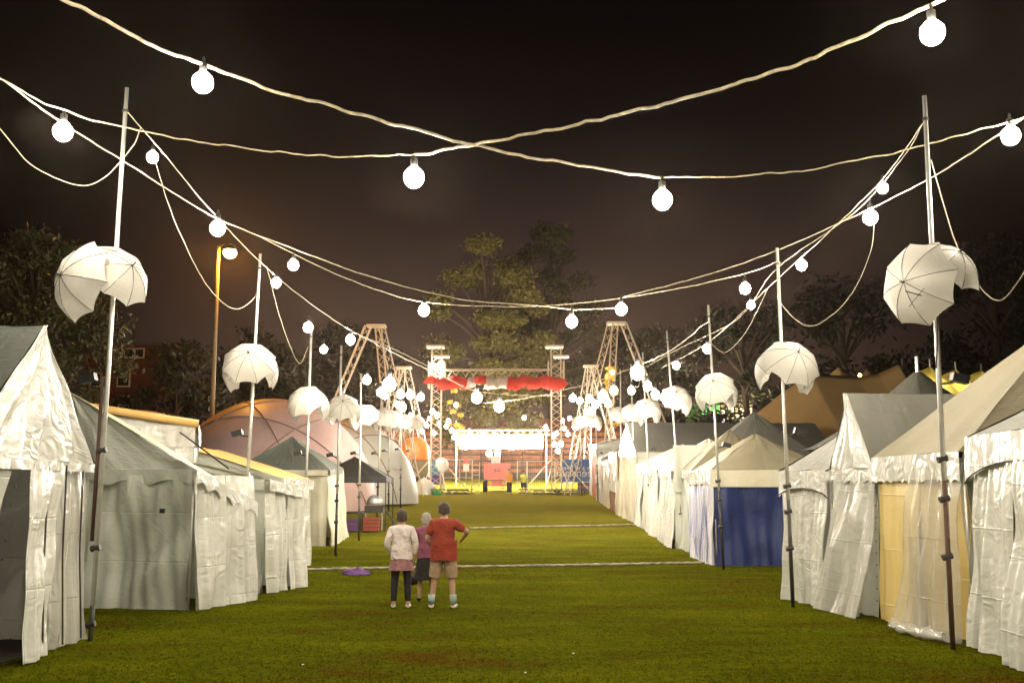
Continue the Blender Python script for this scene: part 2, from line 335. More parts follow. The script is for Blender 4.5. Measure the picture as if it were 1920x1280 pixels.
def tent(name, label, A, B, D, ze, za, roof='pyramid', rmat=None, wmat=None, vmat=None, vh=.32, vsc=None, vfront=None, group=None,
         near=True, far=True, drop=0, fronts=(), nearmat=None, over=.06, ridge=.5, piping=False, nseed=0, nearargs=None, side_val=True, cat='tent'):
    A = V(A[0], A[1], g(A[1])); B = V(B[0], B[1], g(B[1]))
    d = (B-A); d.z = 0; w = d.length; d.normalize()
    n = V(-d.y, d.x, 0)
    if n.x*A.x < 0: n = -n
    A2 = A+n*D; B2 = B+n*D
    zt = lambda p, z: V(p.x, p.y, p.z+z)
    root = thing(name, label, cat, (A+B)/2, group)
    rmat = rmat or M['grey']; wmat = wmat or M['pvc']; vmat = vmat or M['pvc_crumple']
    DZ = V(0, 0, drop)
    eA, eB, eA2, eB2 = zt(A, ze)-DZ, zt(B, ze), zt(A2, ze)-DZ, zt(B2, ze)
    o = over
    rA, rB, rA2, rB2 = eA-d*o-n*o, eB+d*o-n*o, eA2-d*o+n*o, eB2+d*o+n*o
    mb = MB()
    def panel(p0, p1, t1, t0, sg=.06): cloth(mb, p0, p1, t1, t0, 24, 14, .006, 2, sag=sg, crump=.012, seed=nseed+len(mb.v)*.01)
    if roof == 'pyramid':
        ap = zt((A+B+A2+B2)/4, za); e = .04
        panel(rB, rA, ap, ap); panel(rA, rA2, ap, ap); panel(rA2, rB2, ap, ap); panel(rB2, rB, ap, ap)
    elif roof == 'gable_front':
        r0 = zt((A+B)/2, za)-n*o; r1 = zt((A2+B2)/2, za)+n*o
        panel(rB2, rB, r0, r1, .03); panel(rA, rA2, r1, r0, .03)
    else:
        r0 = zt(A.lerp(A2, ridge), za)-d*o-DZ; r1 = zt(B.lerp(B2, ridge), za)+d*o
        panel(rB, rA, r0, r1, .03); panel(rA2, rB2, r1, r0, .03)
    mb.build('roof', rmat, root, True)
    if roof == 'gable_front':
        mb = MB(); r0 = zt((A+B)/2, za)-n*(o+.01)
        cloth(mb, eA-n*.07, eB-n*.07, r0, r0, 40, 30, .035, 3, seed=nseed+1, crump=.03); mb.build('gable', vmat, root, True)
    elif roof == 'ridge_along':
        mb = MB(); r1 = zt(B.lerp(B2, ridge), za-.04)
        if near: cloth(mb, zt(B, ze-.02), zt(B2, ze-.02), r1, r1, 30, 20, .03, 1.2, seed=nseed+2, crump=.03); mb.build('gable', nearmat or wmat, root, True)
    # valances
    mb = MB(); vo = n*-.075
    vs = vfront if vfront else (vsc or scal(int(w/.25)+2, .18))
    cloth(mb, zt(A, ze-vh)+vo-d*.05-DZ, zt(B, ze-vh)+vo+d*.05, eB+vo+d*.05, eA+vo-d*.05, 90, 8, .012, 4, scallop=vs, seed=nseed+.5, crump=.02)
    mb.build('valance', vmat, root, True)
    if piping:
        mb = MB(); pts = []
        for i in range(25):
            u = i/24; b0 = (zt(A, ze-vh)+vo*1.3-d*.05).lerp(zt(B, ze-vh)+vo*1.3+d*.05, u); pts.append(b0+V(0, 0, vh*vs(u)))
        mb.tube(pts, .012, 5).build('edge_piping', M['steel'], root, True)
    if side_val:
        mb = MB()
        cloth(mb, zt(B, ze-vh)+d*.07, zt(B2, ze-vh)+d*.07, eB2+d*.07, eB+d*.07, 70, 6, .015, 3, scallop=vsc or scal(6, .2), seed=nseed+.9, crump=.015)
        mb.build('valance', (nearmat or wmat), root, True)
    # walls
    h = ze-vh*.35
    if near:
        mb = MB(); na = dict(amp=.05, freq=1.6, crump=.05, nu=50, nv=30); na.update(nearargs or {})
        cloth(mb, B+n*.02, B2, zt(B2, h), zt(B, h)+n*.02, seed=nseed+1.7, **na); mb.build('side_wall', nearmat or wmat, root, True)
    mb = MB(); cloth(mb, A2, A, zt(A, h), zt(A2, h), 20, 8, .04, 2, seed=nseed+2.7); mb.build('side_wall', wmat, root, True)
    mb = MB(); cloth(mb, B2, A2, zt(A2, h), zt(B2, h), 20, 8, .04, 2, seed=nseed+3.7); mb.build('back_wall', wmat, root, True)
    for k, f in enumerate(fronts):
        f = dict(f); u0, u1 = f.pop('u'); t0, t1 = f.pop('t', (u0, u1)); m_ = f.pop('m', wmat); nm = f.pop('name', 'curtain'); push = f.pop('push', 0); lab = f.pop('label', None); bz = f.pop('bz', .01); off = f.pop('off', 0)
        mb = MB(); a = dict(amp=.05, freq=3.2, crump=.04, nu=50, nv=34); a.update(f)
        oo = n*(-off)
        cloth(mb, A.lerp(B, u0)-n*push+oo+V(0, 0, bz), A.lerp(B, u1)-n*push+oo+V(0, 0, bz), zt(A.lerp(B, t1), h)+n*.02+oo, zt(A.lerp(B, t0), h)+n*.02+oo, seed=nseed+k*2.3, **a)
        ob = mb.build(nm, m_, root, True)
        if lab: ob['label'] = lab
    for p in (A+n*.06+d*.05, B+n*.06-d*.05, A2-n*.06+d*.05, B2-n*.06-d*.05):
        MB().tube([zt(p, 0), zt(p, ze-.03)], .022, 8).build('leg', M['alu'], root, True)
    return root, A, B, A2, B2, n, d
def smooth0(p, n=16): return [p[i].lerp(p[i+1], j/n) for i in range(len(p)-1) for j in range(n)]+[p[-1]]
# ------------------------------------------------------------------ tents, right row from the camera
GR = 'market tents along the right side'; GL = 'market tents along the left side'
def eyelets(root, a, b, n, side):
    mb = MB()
    for i in range(n):
        p = Vector(a).lerp(Vector(b), (i+.5)/n); mb.tube([p, p+side*.012], .012, 8)
    mb.build('eyelet', M['steel'], root)
# nearest right tent: arched valance, clear walls
r, A, B, A2, B2, n, d = tent('market_tent', 'nearest silver-white tent at the right edge with a large arched valance', (6.22, 14.5), (6.0, 11.2), 3.3, 2.76, 3.75,
    rmat=M['grey'], wmat=M['vinyl'], vh=.62, vfront=arch(.42), piping=True, group=GR, nseed=1, side_val=True,
    fronts=[dict(u=(0, .46), t=(.01, .50), push=.12, m=M['pvc'], amp=.06, off=.02), dict(u=(.44, 1), t=(.48, 1), push=.20, m=M['pvc'], amp=.09, freq=2.6, off=.07)])
MB().tube([A.lerp(B, .49)+V(-.11, 0, 2.05), A.lerp(B, .49)+V(-.14, 0, 1.45)], .012, 5).build('strap', M['black'], r)
eyelets(r, A.lerp(B, .47)+V(-.16, 0, 1.35), A.lerp(B, .47)+V(-.26, 0, .25), 6, -n)
# yellow-walled tent with the big khaki roof
r, A, B, A2, B2, n, d = tent('market_tent', 'tent with yellow wall, crumpled white valance and the largest khaki roof', (5.98, 17.6), (6.2, 14.8), 5.6, 2.58, 4.95,
    rmat=M['khaki'], wmat=M['pvc_soft'], vh=.42, vsc=scal(13, .10), group=GR, nseed=11,
    fronts=[dict(u=(.0, .52), push=.06, m=M['yellow'], amp=.02, freq=1.5, crump=.02, name='yellow_wall'), dict(u=(.5, 1), push=.03, m=M['yellow'], amp=.02, freq=1.5, name='yellow_wall', off=-.04),
            dict(u=(.36, 1.0), t=(.5, 1), push=.20, m=M['vinylc'], amp=.055, freq=6, crump=.05, off=.06, name='clear_curtain', label='clear vinyl curtain bunched on the grass')])
mb = MB()
hb_ = [A.lerp(B, .42)-n*.34, A.lerp(B, .6)-n*.42, A.lerp(B, .8)-n*.40, A.lerp(B, .98)-n*.30]; hb_ = smooth0(hb_)
mb.grid(lambda u, v: hb_[min(len(hb_)-1, int(u*(len(hb_)-1)))]+V(.13*math.cos(v*2*PI)*(1+.6*noise.noise(V(u*9, v*3, 1))), .05*math.sin(v*9), .075+.075*math.sin(v*2*PI)*(1+.9*noise.noise(V(u*7, v*4, 5)))), 50, 14, lambda u, v: (u*2, v*.6))
mb.build('curtain_hem', M['vinylc'], r, True)
eyelets(r, A+V(-.06, -.06, 1.9)-n*.0, A+V(-.12, -.08, .2), 9, -n)
# small gabled tent with the pulled-out drape
r, A, B, A2, B2, n, d = tent('market_tent', 'narrow gable-fronted tent with shiny crumpled gable and clear drape flaring onto the grass', (5.78, 19.3), (5.98, 17.7), 3.2, 2.42, 3.72, roof='gable_front',
    rmat=M['grey'], wmat=M['vinyl'], vh=.25, vsc=scal(5, .2), group=GR, nseed=21,
    fronts=[dict(u=(0, 1.0), m=M['pvc_soft'], amp=.03, name='curtain'), dict(u=(.0, 1.1), t=(.25, 1.05), push=.42, m=M['vinyl'], amp=.09, freq=3.4, crump=.07, off=.05, name='drape')])
# arched small tent
r, A, B, A2, B2, n, d = tent('market_tent', 'silver-white tent with dark-piped arched valance beside the second right pole', (5.25, 20.9), (5.72, 19.4), 3.2, 2.42, 3.5,
    rmat=M['grey'], wmat=M['pvc'], vh=.5, vfront=arch(.34), piping=True, group=GR, nseed=31,
    fronts=[dict(u=(0, .55), t=(0, .6), push=.12, m=M['pvc'], amp=.06), dict(u=(.5, 1), t=(.55, 1), push=.2, m=M['pvc'], amp=.07, off=.05)])
# blue-walled tent
stripe = cloth_mat('striped_curtain', (.70, .68, .74), .4, .5, .6)
r, A, B, A2, B2, n, d = tent('market_tent', 'tent with deep blue side wall under a beige peaked roof with white valance', (5.75, 34.6), (5.6, 30.0), 3.3, 2.62, 3.75,
    rmat=M['khaki'], wmat=stripe, vmat=M['pvc'], vh=.42, vsc=scal(4, .12), nearmat=M['blue'], group=GR, nseed=41, side_val=False, nearargs=dict(amp=.05, freq=1.2),
    fronts=[dict(u=(0, .5), push=.06, m=stripe, amp=.07, freq=5), dict(u=(.48, 1), push=.06, m=stripe, amp=.07, freq=5, off=.02)])
mb = MB(); cloth(mb, B+d*.07+V(0, 0, 2.15)-n*.06, B2+d*.07+V(0, 0, 2.15), B2+d*.07+V(0, 0, 2.62), B+d*.07+V(0, 0, 2.62)-n*.06, 30, 5, .01, 2); mb.build('valance', M['cream'], r, True)
# blue ribbons of the striped curtain
mb = MB()
for i in range(7):
    p = A.lerp(B, .08+i*.13)-n*.15; mb.grid(lambda u, v, p=p, i=i: p+d*(u*.13)+V(.03*math.sin(v*6+i), 0, .08+v*2.1), 2, 12)
mb.build('ribbon', mat('pale_blue_ribbon', (.12, .16, .5), .5), r, True)
tent('market_tent', 'beige twin-peaked canopy tent immediately behind the blue-walled tent', (6.1, 39.5), (6.0, 35.6), 3.2, 2.75, 4.15, rmat=M['khaki'], wmat=M['cream'], vmat=M['pvc'], group=GR, nseed=51,
     fronts=[dict(u=(0, 1), push=.1, m=M['pvc_soft'])])
tent('market_tent', 'tall grey pyramid tent rising behind the beige peaks', (7.4, 44.0), (7.3, 40.4), 4.4, 3.1, 5.0, rmat=M['grey'], wmat=M['grey'], vmat=M['grey'], group=GR, nseed=55, fronts=[dict(u=(0, 1), m=M['grey'])])
tent('market_tent', 'dark grey flat-ridged tent to the left of the big brown marquee', (9.35, 46), (9.35, 43), 1.5, 3.3, 4.2, roof='gable_front', rmat=M['dkgrey'], wmat=M['grey'], vmat=M['grey'], group=GR, nseed=57, fronts=[dict(u=(0, 1), m=M['grey'])])
r, A, B, A2, B2, n, d = tent('market_tent', 'tent with pale green-grey end wall and tall corner flap, mid-way down the right row', (5.9, 42.8), (5.75, 38.2), 3.2, 2.75, 3.9, roof='pyramid', rmat=M['cream'], wmat=M['pvc_soft'], vmat=M['pvc_crumple'], vh=.35, group=GR, nseed=61,
     fronts=[dict(u=(0, .33), push=.12, m=M['pvc'], amp=.09), dict(u=(.34, .66), push=.1, m=M['pvc_soft'], amp=.07), dict(u=(.66, .97), push=.16, m=M['pvc'], amp=.08)])
mb = MB(); cloth(mb, V(5.72, 38.05, 2.0), V(7.2, 38.05, 2.0), V(7.2, 38.05, 3.65), V(5.72, 38.05, 3.65), 20, 14, .05, 2); mb.build('end_wall', M['pvc_soft'], r, True)
tent('market_tent', 'cream tent with low valance between the green-grey wall and the long grey roof', (5.85, 50.5), (5.9, 43.2), 3.2, 2.7, 3.7, roof='pyramid', rmat=M['cream'], wmat=M['pvc_soft'], vmat=M['pvc_crumple'], vh=.35, group=GR, nseed=65,
     fronts=[dict(u=(0, .33), push=.12, m=M['pvc'], amp=.09), dict(u=(.34, .66), push=.1, m=M['pvc_soft'], amp=.07), dict(u=(.66, .97), push=.16, m=M['pvc'], amp=.08)])
tent('market_tent', 'marquee with long flat grey roof and narrow shining white gable', (5.7, 56.5), (5.95, 51.0), 9.5, 3.3, 4.75, roof='gable_front', rmat=M['grey'], wmat=M['pvc_soft'], vmat=M['pvc_crumple'], group=GR, nseed=71,
     fronts=[dict(u=(0, 1), push=.2, m=M['cream'], amp=.12)])
tent('market_tent', 'narrow tent with white upper curtain over brown lower wall', (5.5, 60.2), (5.62, 57.0), 3, 3.2, 3.5, rmat=M['orangec'], wmat=M['wood'], vmat=M['pvc'], group=GR, nseed=75,
     fronts=[dict(u=(0, 1), push=.02, m=M['wood'], amp=.03), dict(u=(0, 1), push=.0, m=M['pvc'], amp=.06, bz=1.1, off=.08)])
tent('market_tent', 'cream box-like stall with dark counter near the far end of the right row', (5.5, 65.0), (5.55, 60.8), 3, 2.6, 3.2, rmat=M['dkgrey'], wmat=M['cream'], vmat=M['blue'], group=GR, nseed=81, fronts=[dict(u=(0, 1), m=M['cream'])])
tent('market_tent', 'far tent with rumpled pinkish-white curtain beside the last right umbrellas', (5.6, 70.2), (5.55, 66.0), 3, 2.7, 3.4, rmat=M['grey'], wmat=M['pvc'], group=GR, nseed=85, fronts=[dict(u=(0, 1), m=M['pvc'], amp=.1)])
tent('market_tent', 'last right tent with grey-green end wall and terracotta cloth at its foot', (5.7, 78.5), (5.75, 72.5), 3, 3.6, 4.0, roof='ridge_along', rmat=M['grey'], wmat=M['pvc_soft'], nearmat=M['pvc_soft'], group=GR, nseed=89,
     fronts=[dict(u=(0, 1), m=M['pvc_soft']), dict(u=(.5, 1), m=M['terra'], off=.06, name='terracotta_cloth')])
# behind the right row: tensile marquees
def marquee(name, label, x0, x1, Yf, Yb, ztop, m, group, npeak=1, skirt=2.4, sag=.9, peaks=None):
    root = thing(name, label, 'marquee', ((x0+x1)/2, Yf, g(Yf)), group); gz = g(Yf)
    peaks = peaks or [(.5, .5)]
    def fn(u, v):
        x = x0+(x1-x0)*u; y = Yf+(Yb-Yf)*v
        hh = 0
        for (pu, pv) in peaks:
            dd = math.hypot((u-pu)*(x1-x0), (v-pv)*(Yb-Yf))/(.5*min(x1-x0, Yb-Yf)+.01)
            hh = max(hh, math.exp(-dd*1.25))
        edge = min(1, 6*min(u, 1-u, v, 1-v)+.0)
        ridge = 1-abs(2*v-1)
        z = skirt+(ztop-skirt)*max(hh*edge**.3, .62*ridge*min(1, 4*min(u, 1-u)))
        return V(x, y, gz+z+.06*noise.noise(V(x*.6, y*.6, 2)))
    MB().grid(fn, 90, 60, lambda u, v: (u*(x1-x0), v*(Yb-Yf))).build('canopy', m, root, True)
    for (pu, pv) in peaks:
        x = x0+(x1-x0)*pu; y = Yf+(Yb-Yf)*pv
        MB().tube([V(x, y, gz), V(x, y, gz+ztop+.35)], .05, 8).build('mast', M['alu'], root)
    mb = MB(); cloth(mb, V(x0, Yf+.1, gz), V(x1, Yf+.1, gz), V(x1, Yf+.1, gz+skirt), V(x0, Yf+.1, gz+skirt), 90, 5, .08, 3); mb.build('side_wall', M['pvc_soft'], root, True)
    return root
GM = 'large marquees behind the right row'
# big brown marquee: outline swept along a ridge
def ridge_tent(label, pts, Y, depth, m, zb, group, name='marquee', wall=M['pvc_soft']):
    """pts: ridge line (x, z above local ground); front slope falls towards the camera to height zb"""
    gz = g(Y); xs_ = [p[0] for p in pts]; zs_ = [p[1] for p in pts]
    root = thing(name, label, 'marquee', (sum(xs_)/len(xs_), Y, gz), group)
    def fn(u, v):
        x = xs_[0]+(xs_[-1]-xs_[0])*u; zr = float(np.interp(x, xs_, zs_))
        s = 1-abs(2*v-1); s2 = s*s*.45+s*.55
        return V(x, Y-depth+2*depth*v, gz+zb+(zr-zb)*s2+.05*noise.noise(V(x*.5, v*5, 1)))
    MB().grid(fn, 120, 40, lambda u, v: (u*(xs_[-1]-xs_[0]), v*depth*2)).build('canopy', m, root, True)
    mb = MB(); cloth(mb, V(xs_[0]+.3, Y-depth+.1, gz), V(xs_[-1]-.3, Y-depth+.1, gz), V(xs_[-1]-.3, Y-depth+.1, gz+zb), V(xs_[0]+.3, Y-depth+.1, gz+zb), 90, 6, .08, 2.5); mb.build('side_wall', wall, root, True)
    return root
def rp(lst, Y): return [((px-960)/2000*Y, H+(920-py)/2000*Y-g(Y)) for px, py in lst]
r = ridge_tent('huge brown canvas marquee glowing amber behind the second right umbrella', rp([(1378, 812), (1420, 775), (1470, 735), (1525, 700), (1570, 704), (1610, 708), (1650, 702), (1692, 683), (1702, 720), (1712, 770), (1722, 812)], 62), 62, 8, M['brownc'], 3.1, GM)
for px, py in ((1527, 690), (1692, 672)):
    a = P(px, py, 62); MB().tube([V(a.x, 62, g(62)), a], .06, 8).build('mast', M['steel'], r)
for i, (px, py, lab) in enumerate(((1749, 688, 'first and tallest olive-yellow peak right of the grey cone roof'), (1797, 692, 'middle olive-yellow peak beyond the nearest right pole'), (1845, 694, 'last olive-yellow peak, half hidden by the khaki roof'))):
    Yq = 70+i*7
    x = (px-960)/2000*Yq; z = H+(920-py)/2000*Yq-g(Yq)
    r = ridge_tent(lab, [(x-5, z-4.6), (x-2.2, z-1.0), (x, z), (x+1.3, z-1.2), (x+4.5, z-4.6)], Yq, 4, M['olive'], z-4.9, GM)
    MB().tube([V(x, Yq, g(Yq)), V(x, Yq, g(Yq)+z+.5)], .05, 6).build('mast', M['alu'], r)
OL = []
for i, (px, py) in enumerate(((1749, 688), (1797, 692), (1845, 694))):
    p_ = P(px, py, 70+i*7); OL.append((p_.x, p_.y, p_.z-1.6))
for px, py, lab in ((1577, 688, 'left small tan peak just showing over the brown marquee ridge'), (1630, 692, 'right small tan peak just showing over the brown marquee ridge')):
    Yq = 85; x = (px-960)/2000*Yq; z = H+(920-py)/2000*Yq-g(Yq)
    ridge_tent(lab, [(x-5, z-3), (x-1, z-.8), (x, z), (x+1, z-.8), (x+5, z-3)], Yq, 4, M['brownc'], z-4, GM)
# grey cone roof tent with mast
def cone_tent(label, px, py, Y, rbase, zb, m, mast=0.0, group=None):
    a = P(px, py, Y); gz = g(Y); zt_ = a.z-gz
    root = thing('peaked_tent', label, 'tent', (a.x, Y, gz), group)
    def fn(u, v):
        an = u*2*PI+.4; k = 1+.16*(max(abs(math.cos(an-.4)), abs(math.sin(an-.4)))**-1-1)*2
        rr = (.10+(rbase-.10)*(1-v))*k; z = zb+(zt_-zb)*(v**1.25)
        return V(a.x+rr*math.cos(an), Y+rr*math.sin(an), gz+z)
    MB().grid(fn, 64, 24, lambda u, v: (u*14, v*6)).build('roof', m, root, True)
    mb = MB(); mb.grid(lambda u, v: V(a.x+rbase*1.0*math.cos(u*2*PI+.4)*.97, Y+rbase*math.sin(u*2*PI+.4)*.97, gz+v*(zb+.1)), 64, 3, lambda u, v: (u*14, v*3)); mb.build('side_wall', M['pvc_soft'], root, True)
    if mast: MB().tube([V(a.x, Y, gz), V(a.x, Y, a.z+mast)], .05, 8).build('mast', M['alu'], root)
    return root
cone_tent('grey pointed tent roof with a mast standing above its tip', 1720, 698, 30, 2.9, 3.2, M['grey'], .45)
# ------------------------------------------------------------------ tents, left row
r, A, B, A2, B2, n, d = tent('market_tent', 'nearest left tent with tall shining gable, dark roof and dark open doorway', (-5.98, 15.2), (-6.05, 11.6), 4.2, 2.42, 4.12, roof='gable_front',
    rmat=M['dkgrey'], wmat=M['pvc'], vmat=M['pvc_crumple'], vh=.12, vsc=scal(1, 0.0), group=GL, nseed=101, side_val=False,
    fronts=[dict(u=(0, .30), t=(0.0, .30), m=M['vinyl'], amp=.05, freq=6, crump=.05, name='clear_curtain', push=.05),
            dict(u=(.05, .36), t=(0.02, .34), m=M['pvc'], amp=.03, freq=4, off=-.06),
            dict(u=(.40, .62), t=(.28, .52), push=.15, m=M['pvc'], amp=.06, freq=3, off=.06, crump=.05, name='door_flap'),
            dict(u=(.80, 1.0), t=(.62, 1.0), push=.02, m=M['pvc_soft'], amp=.03, name='door_flap', off=.02)])
eyelets(r, A.lerp(B, .625)+V(.06, 0, 2.2), A.lerp(B, .79)+V(.1, 0, .3), 9, -n)
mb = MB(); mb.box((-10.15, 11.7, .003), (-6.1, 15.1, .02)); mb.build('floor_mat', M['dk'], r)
mb = MB(); 
for i in range(3): mb.tube([A+V(.05, -.35-i*.55, 2.38), A+V(.07, -.36-i*.56, 1.2), A+V(.12, -.28-i*.6, .06)], .012, 5)
mb.build('seam', M['steel'], r)
r, A, B, A2, B2, n, d = tent('market_tent', 'white tent with long scalloped side wall facing the camera, second on the left', (-4.95, 20.6), (-5.55, 18.8), 4.4, 2.42, 3.85, roof='ridge_along', ridge=.62, drop=.60,
    rmat=M['cream'], wmat=M['pvc_soft'], nearmat=M['pvc_soft'], vmat=M['pvc_crumple'], vh=.28, vsc=scal(5, .35), group=GL, nseed=111,
    nearargs=dict(amp=.05, freq=1.5, crump=.10, nu=80, nv=40), fronts=[dict(u=(0, .48), t=(0, .46), push=.14, m=M['pvc'], amp=.06), dict(u=(.56, 1.0), t=(.52, 1.0), push=.12, m=M['pvc'], amp=.06)])
MB().box((B.x-.55, B.y-.12, 1.66), (B.x-.47, B.y-.06, 1.74)).build('clip', M['black'], r)
r, A, B, A2, B2, n, d = tent('market_tent', 'white tent with bright short valance and gathered curtains, third on the left', (-4.55, 23.6), (-5.0, 21.9), 5.5, 2.28, 3.05, roof='ridge_along', ridge=.7, drop=.2,
    rmat=M['cream'], wmat=M['pvc_soft'], nearmat=M['pvc_soft'], vmat=M['pvc_crumple'], vh=.22, vsc=scal(1, .0), group=GL, nseed=121,
    fronts=[dict(u=(0, .5), t=(.03, .45), push=.12, m=M['pvc'], amp=.08), dict(u=(.53, 1.0), t=(.5, 1.0), push=.12, m=M['pvc'], amp=.08)])
eyelets(r, A.lerp(B, .62)+V(.1, 0, 1.8), A.lerp(B, .66)+V(.14, 0, .9), 4, -n)
# ochre-edged canopy behind
r, A, B, A2, B2, n, d = tent('market_tent', 'long canopy with ochre roof edge and crumpled white valance above the second left tent', (-8.1, 27.5), (-7.2, 24.3), 5, 3.52, 3.95, roof='ridge_along', ridge=.6, nearmat=M['pvc_crumple'], rmat=M['orangec'], wmat=M['pvc_soft'], vmat=M['pvc_soft'], vh=.5, vsc=scal(1, 0), group=GL, nseed=131, fronts=[dict(u=(0, 1), m=M['pvc_soft'], amp=.1)])
mb = MB()
for i in range(5):
    p = B+n*(.3+i*1.0); mb.tube([V(p.x, p.y-.1, 3.35), V(p.x+1.6, p.y-1.9, 2.5)], .018, 5)
mb.build('guy_strut', M['steel'], r)
MB().tube([B+V(.1, -.12, 3.55), B.lerp(B2, .6)+V(0, -.12, 3.99), B2+V(0, -.12, 3.6)], .085, 8).build('roof_edge', M['orangec'], r, True)
tent('market_tent', 'low grey-roofed tent with ochre trim between the second and third left tents', (-5.6, 30.0), (-5.65, 26.4), 4.2, 2.35, 3.15, roof='ridge_along', ridge=.6, rmat=M['orangec'], wmat=M['pvc_soft'], vmat=M['pvc'], group=GL, nseed=135, fronts=[dict(u=(0, 1), m=M['pvc'])])
r, A, B, A2, B2, n, d = tent('market_tent', 'grey peaked tent with long cream curtains behind the third left umbrella', (-6.9, 43.5), (-6.75, 39.5), 3.4, 2.75, 4.0, rmat=M['dkgrey'], wmat=M['cream'], vmat=M['grey'], vh=.2, vsc=scal(1, 0), group=GL, nseed=141,
    fronts=[dict(u=(0, .45), push=.2, m=M['cream'], amp=.1, freq=4), dict(u=(.5, 1), push=.2, m=M['cream'], amp=.1, freq=4)])
# black gazebo with its table, crates and cooker
gx, gy = -6.9, 47.0; gz = g(gy)
r = thing('gazebo', 'small black pop-up gazebo with thin legs standing before the pink dome', 'gazebo', (gx, gy, gz), None)
mb = MB(); c4 = [V(gx-1.55, gy-1.4, gz+2.25), V(gx+1.55, gy-1.4, gz+2.25), V(gx+1.55, gy+1.4, gz+2.25), V(gx-1.55, gy+1.4, gz+2.25)]; ap = V(gx, gy, gz+3.15)
for i in range(4):
    cloth(mb, c4[i], c4[(i+1) % 4], ap, ap, 12, 8, .01, 2); a, b = c4[i], c4[(i+1) % 4]
    cloth(mb, a-V(0, 0, .22), b-V(0, 0, .22), b, a, 16, 3, .01, 2)
mb.build('canopy', M['blackc'], r)
for p in c4: MB().tube([V(p.x*1, p.y, gz), p], .022, 6).build('leg', M['black'], r)
r = thing('folding_table', 'dark folding table with black cloth under the black gazebo', 'table', (gx-.6, gy-.6, gz))
MB().box((gx-1.4, gy-.9, gz+.72), (gx+.5, gy-.2, gz+.76)).build('tabletop', M['black'], r)
for sx_ in (-1.35, .45):
    for sy_ in (-.85, -.25): MB().tube([V(gx+sx_, gy+sy_, gz), V(gx+sx_, gy+sy_, gz+.72)], .02, 6).build('leg', M['steel'], r)
r = thing('cooking_stove', 'grey metal barbecue with raised hood at the right end of the gazebo table', 'barbecue', (gx+1.0, gy-.6, gz))
MB().box((gx+.6, gy-.9, gz+.75), (gx+1.4, gy-.35, gz+1.05)).build('body', M['steel'], r)
MB().lathe([(.02, .42), (.2, .38), (.34, .2), (.36, 0)], (gx+1.0, gy-.6, gz+1.07), 14).build('hood', M['alu'], r, True)
for sx_ in (.65, 1.35): MB().tube([V(gx+sx_, gy-.85, gz), V(gx+sx_, gy-.85, gz+.75)], .02, 6).build('leg', M['alu'], r)
def crate(x, y, z, s, m, lab):
    r = thing('crate', lab, 'crate', (x, y, z), 'crates under the gazebo')
    mb = MB(); w, dd, h = s
    mb.box((x-w/2, y-dd/2, z), (x+w/2, y+dd/2, z+.03))
    for k in range(4):
        zz = z+.03+k*(h-.03)/4
        mb.box((x-w/2, y-dd/2, zz), (x+w/2, y-dd/2+.02, zz+h/6)); mb.box((x-w/2, y+dd/2-.02, zz), (x+w/2, y+dd/2, zz+h/6))
        mb.box((x-w/2, y-dd/2+.02, zz), (x-w/2+.02, y+dd/2-.02, zz+h/6)); mb.box((x+w/2-.02, y-dd/2+.02, zz), (x+w/2, y+dd/2-.02, zz+h/6))
    for a in (-1, 1):
        for b in (-1, 1): mb.box((x+a*(w/2+.004)-.02, y+b*(dd/2+.004)-.02, z), (x+a*(w/2+.004)+.02, y+b*(dd/2+.004)+.02, z+h))
    mb.build('slats', m, r)
crate(gx+.95, gy-1.1, gz, (.6, .45, .6), mat('faded_red_plastic', (.22, .03, .02), .6), 'red plastic crate stack below the barbecue')
crate(gx+.15, gy-1.05, gz, (.55, .45, .5), M['purple'], 'purple crate beside the red one under the gazebo table')
crate(gx-.75, gy-1.0, gz, (.7, .45, .55), M['wood'], 'brown wooden crate at the left leg of the gazebo table')
r = thing('bucket_of_chillies', 'red and green fruit display hanging at the black gazebo roof corner', 'sign', (gx-1.35, gy-1.7, gz+2.6))
mb = MB()
for i in range(26):
    a = rng.random(3); c = V(gx-1.35+(a[0]-.5)*1.2, gy-1.75+(a[1]-.5)*.2, gz+2.72+(a[2]-.5)*.38*(1-abs(a[0]-.5)))
    mb.m = 0 if a[2] < .5 else 1
    mb.lathe([(.02, -.1), (.09, -.05), (.1, .02), (.03, .1)], c, 6)
mb.build('fruit', [M['red'], mat('fruit_green', (.25, .28, .02), .5)], r, True)
# leaning strip sign
r = thing('folded_trolley', 'folded dark frame leaning outward at the gazebo right leg', 'frame', (gx+1.7, gy-1.5, gz))
MB().tube([V(gx+1.45, gy-1.5, gz+1.1), V(gx+2.2, gy-1.7, gz+.02)], .03, 6).tube([V(gx+1.6, gy-1.5, gz+.8), V(gx+2.2, gy-1.7, gz+.02)], .02, 6).build('frame', M['steel'], r)
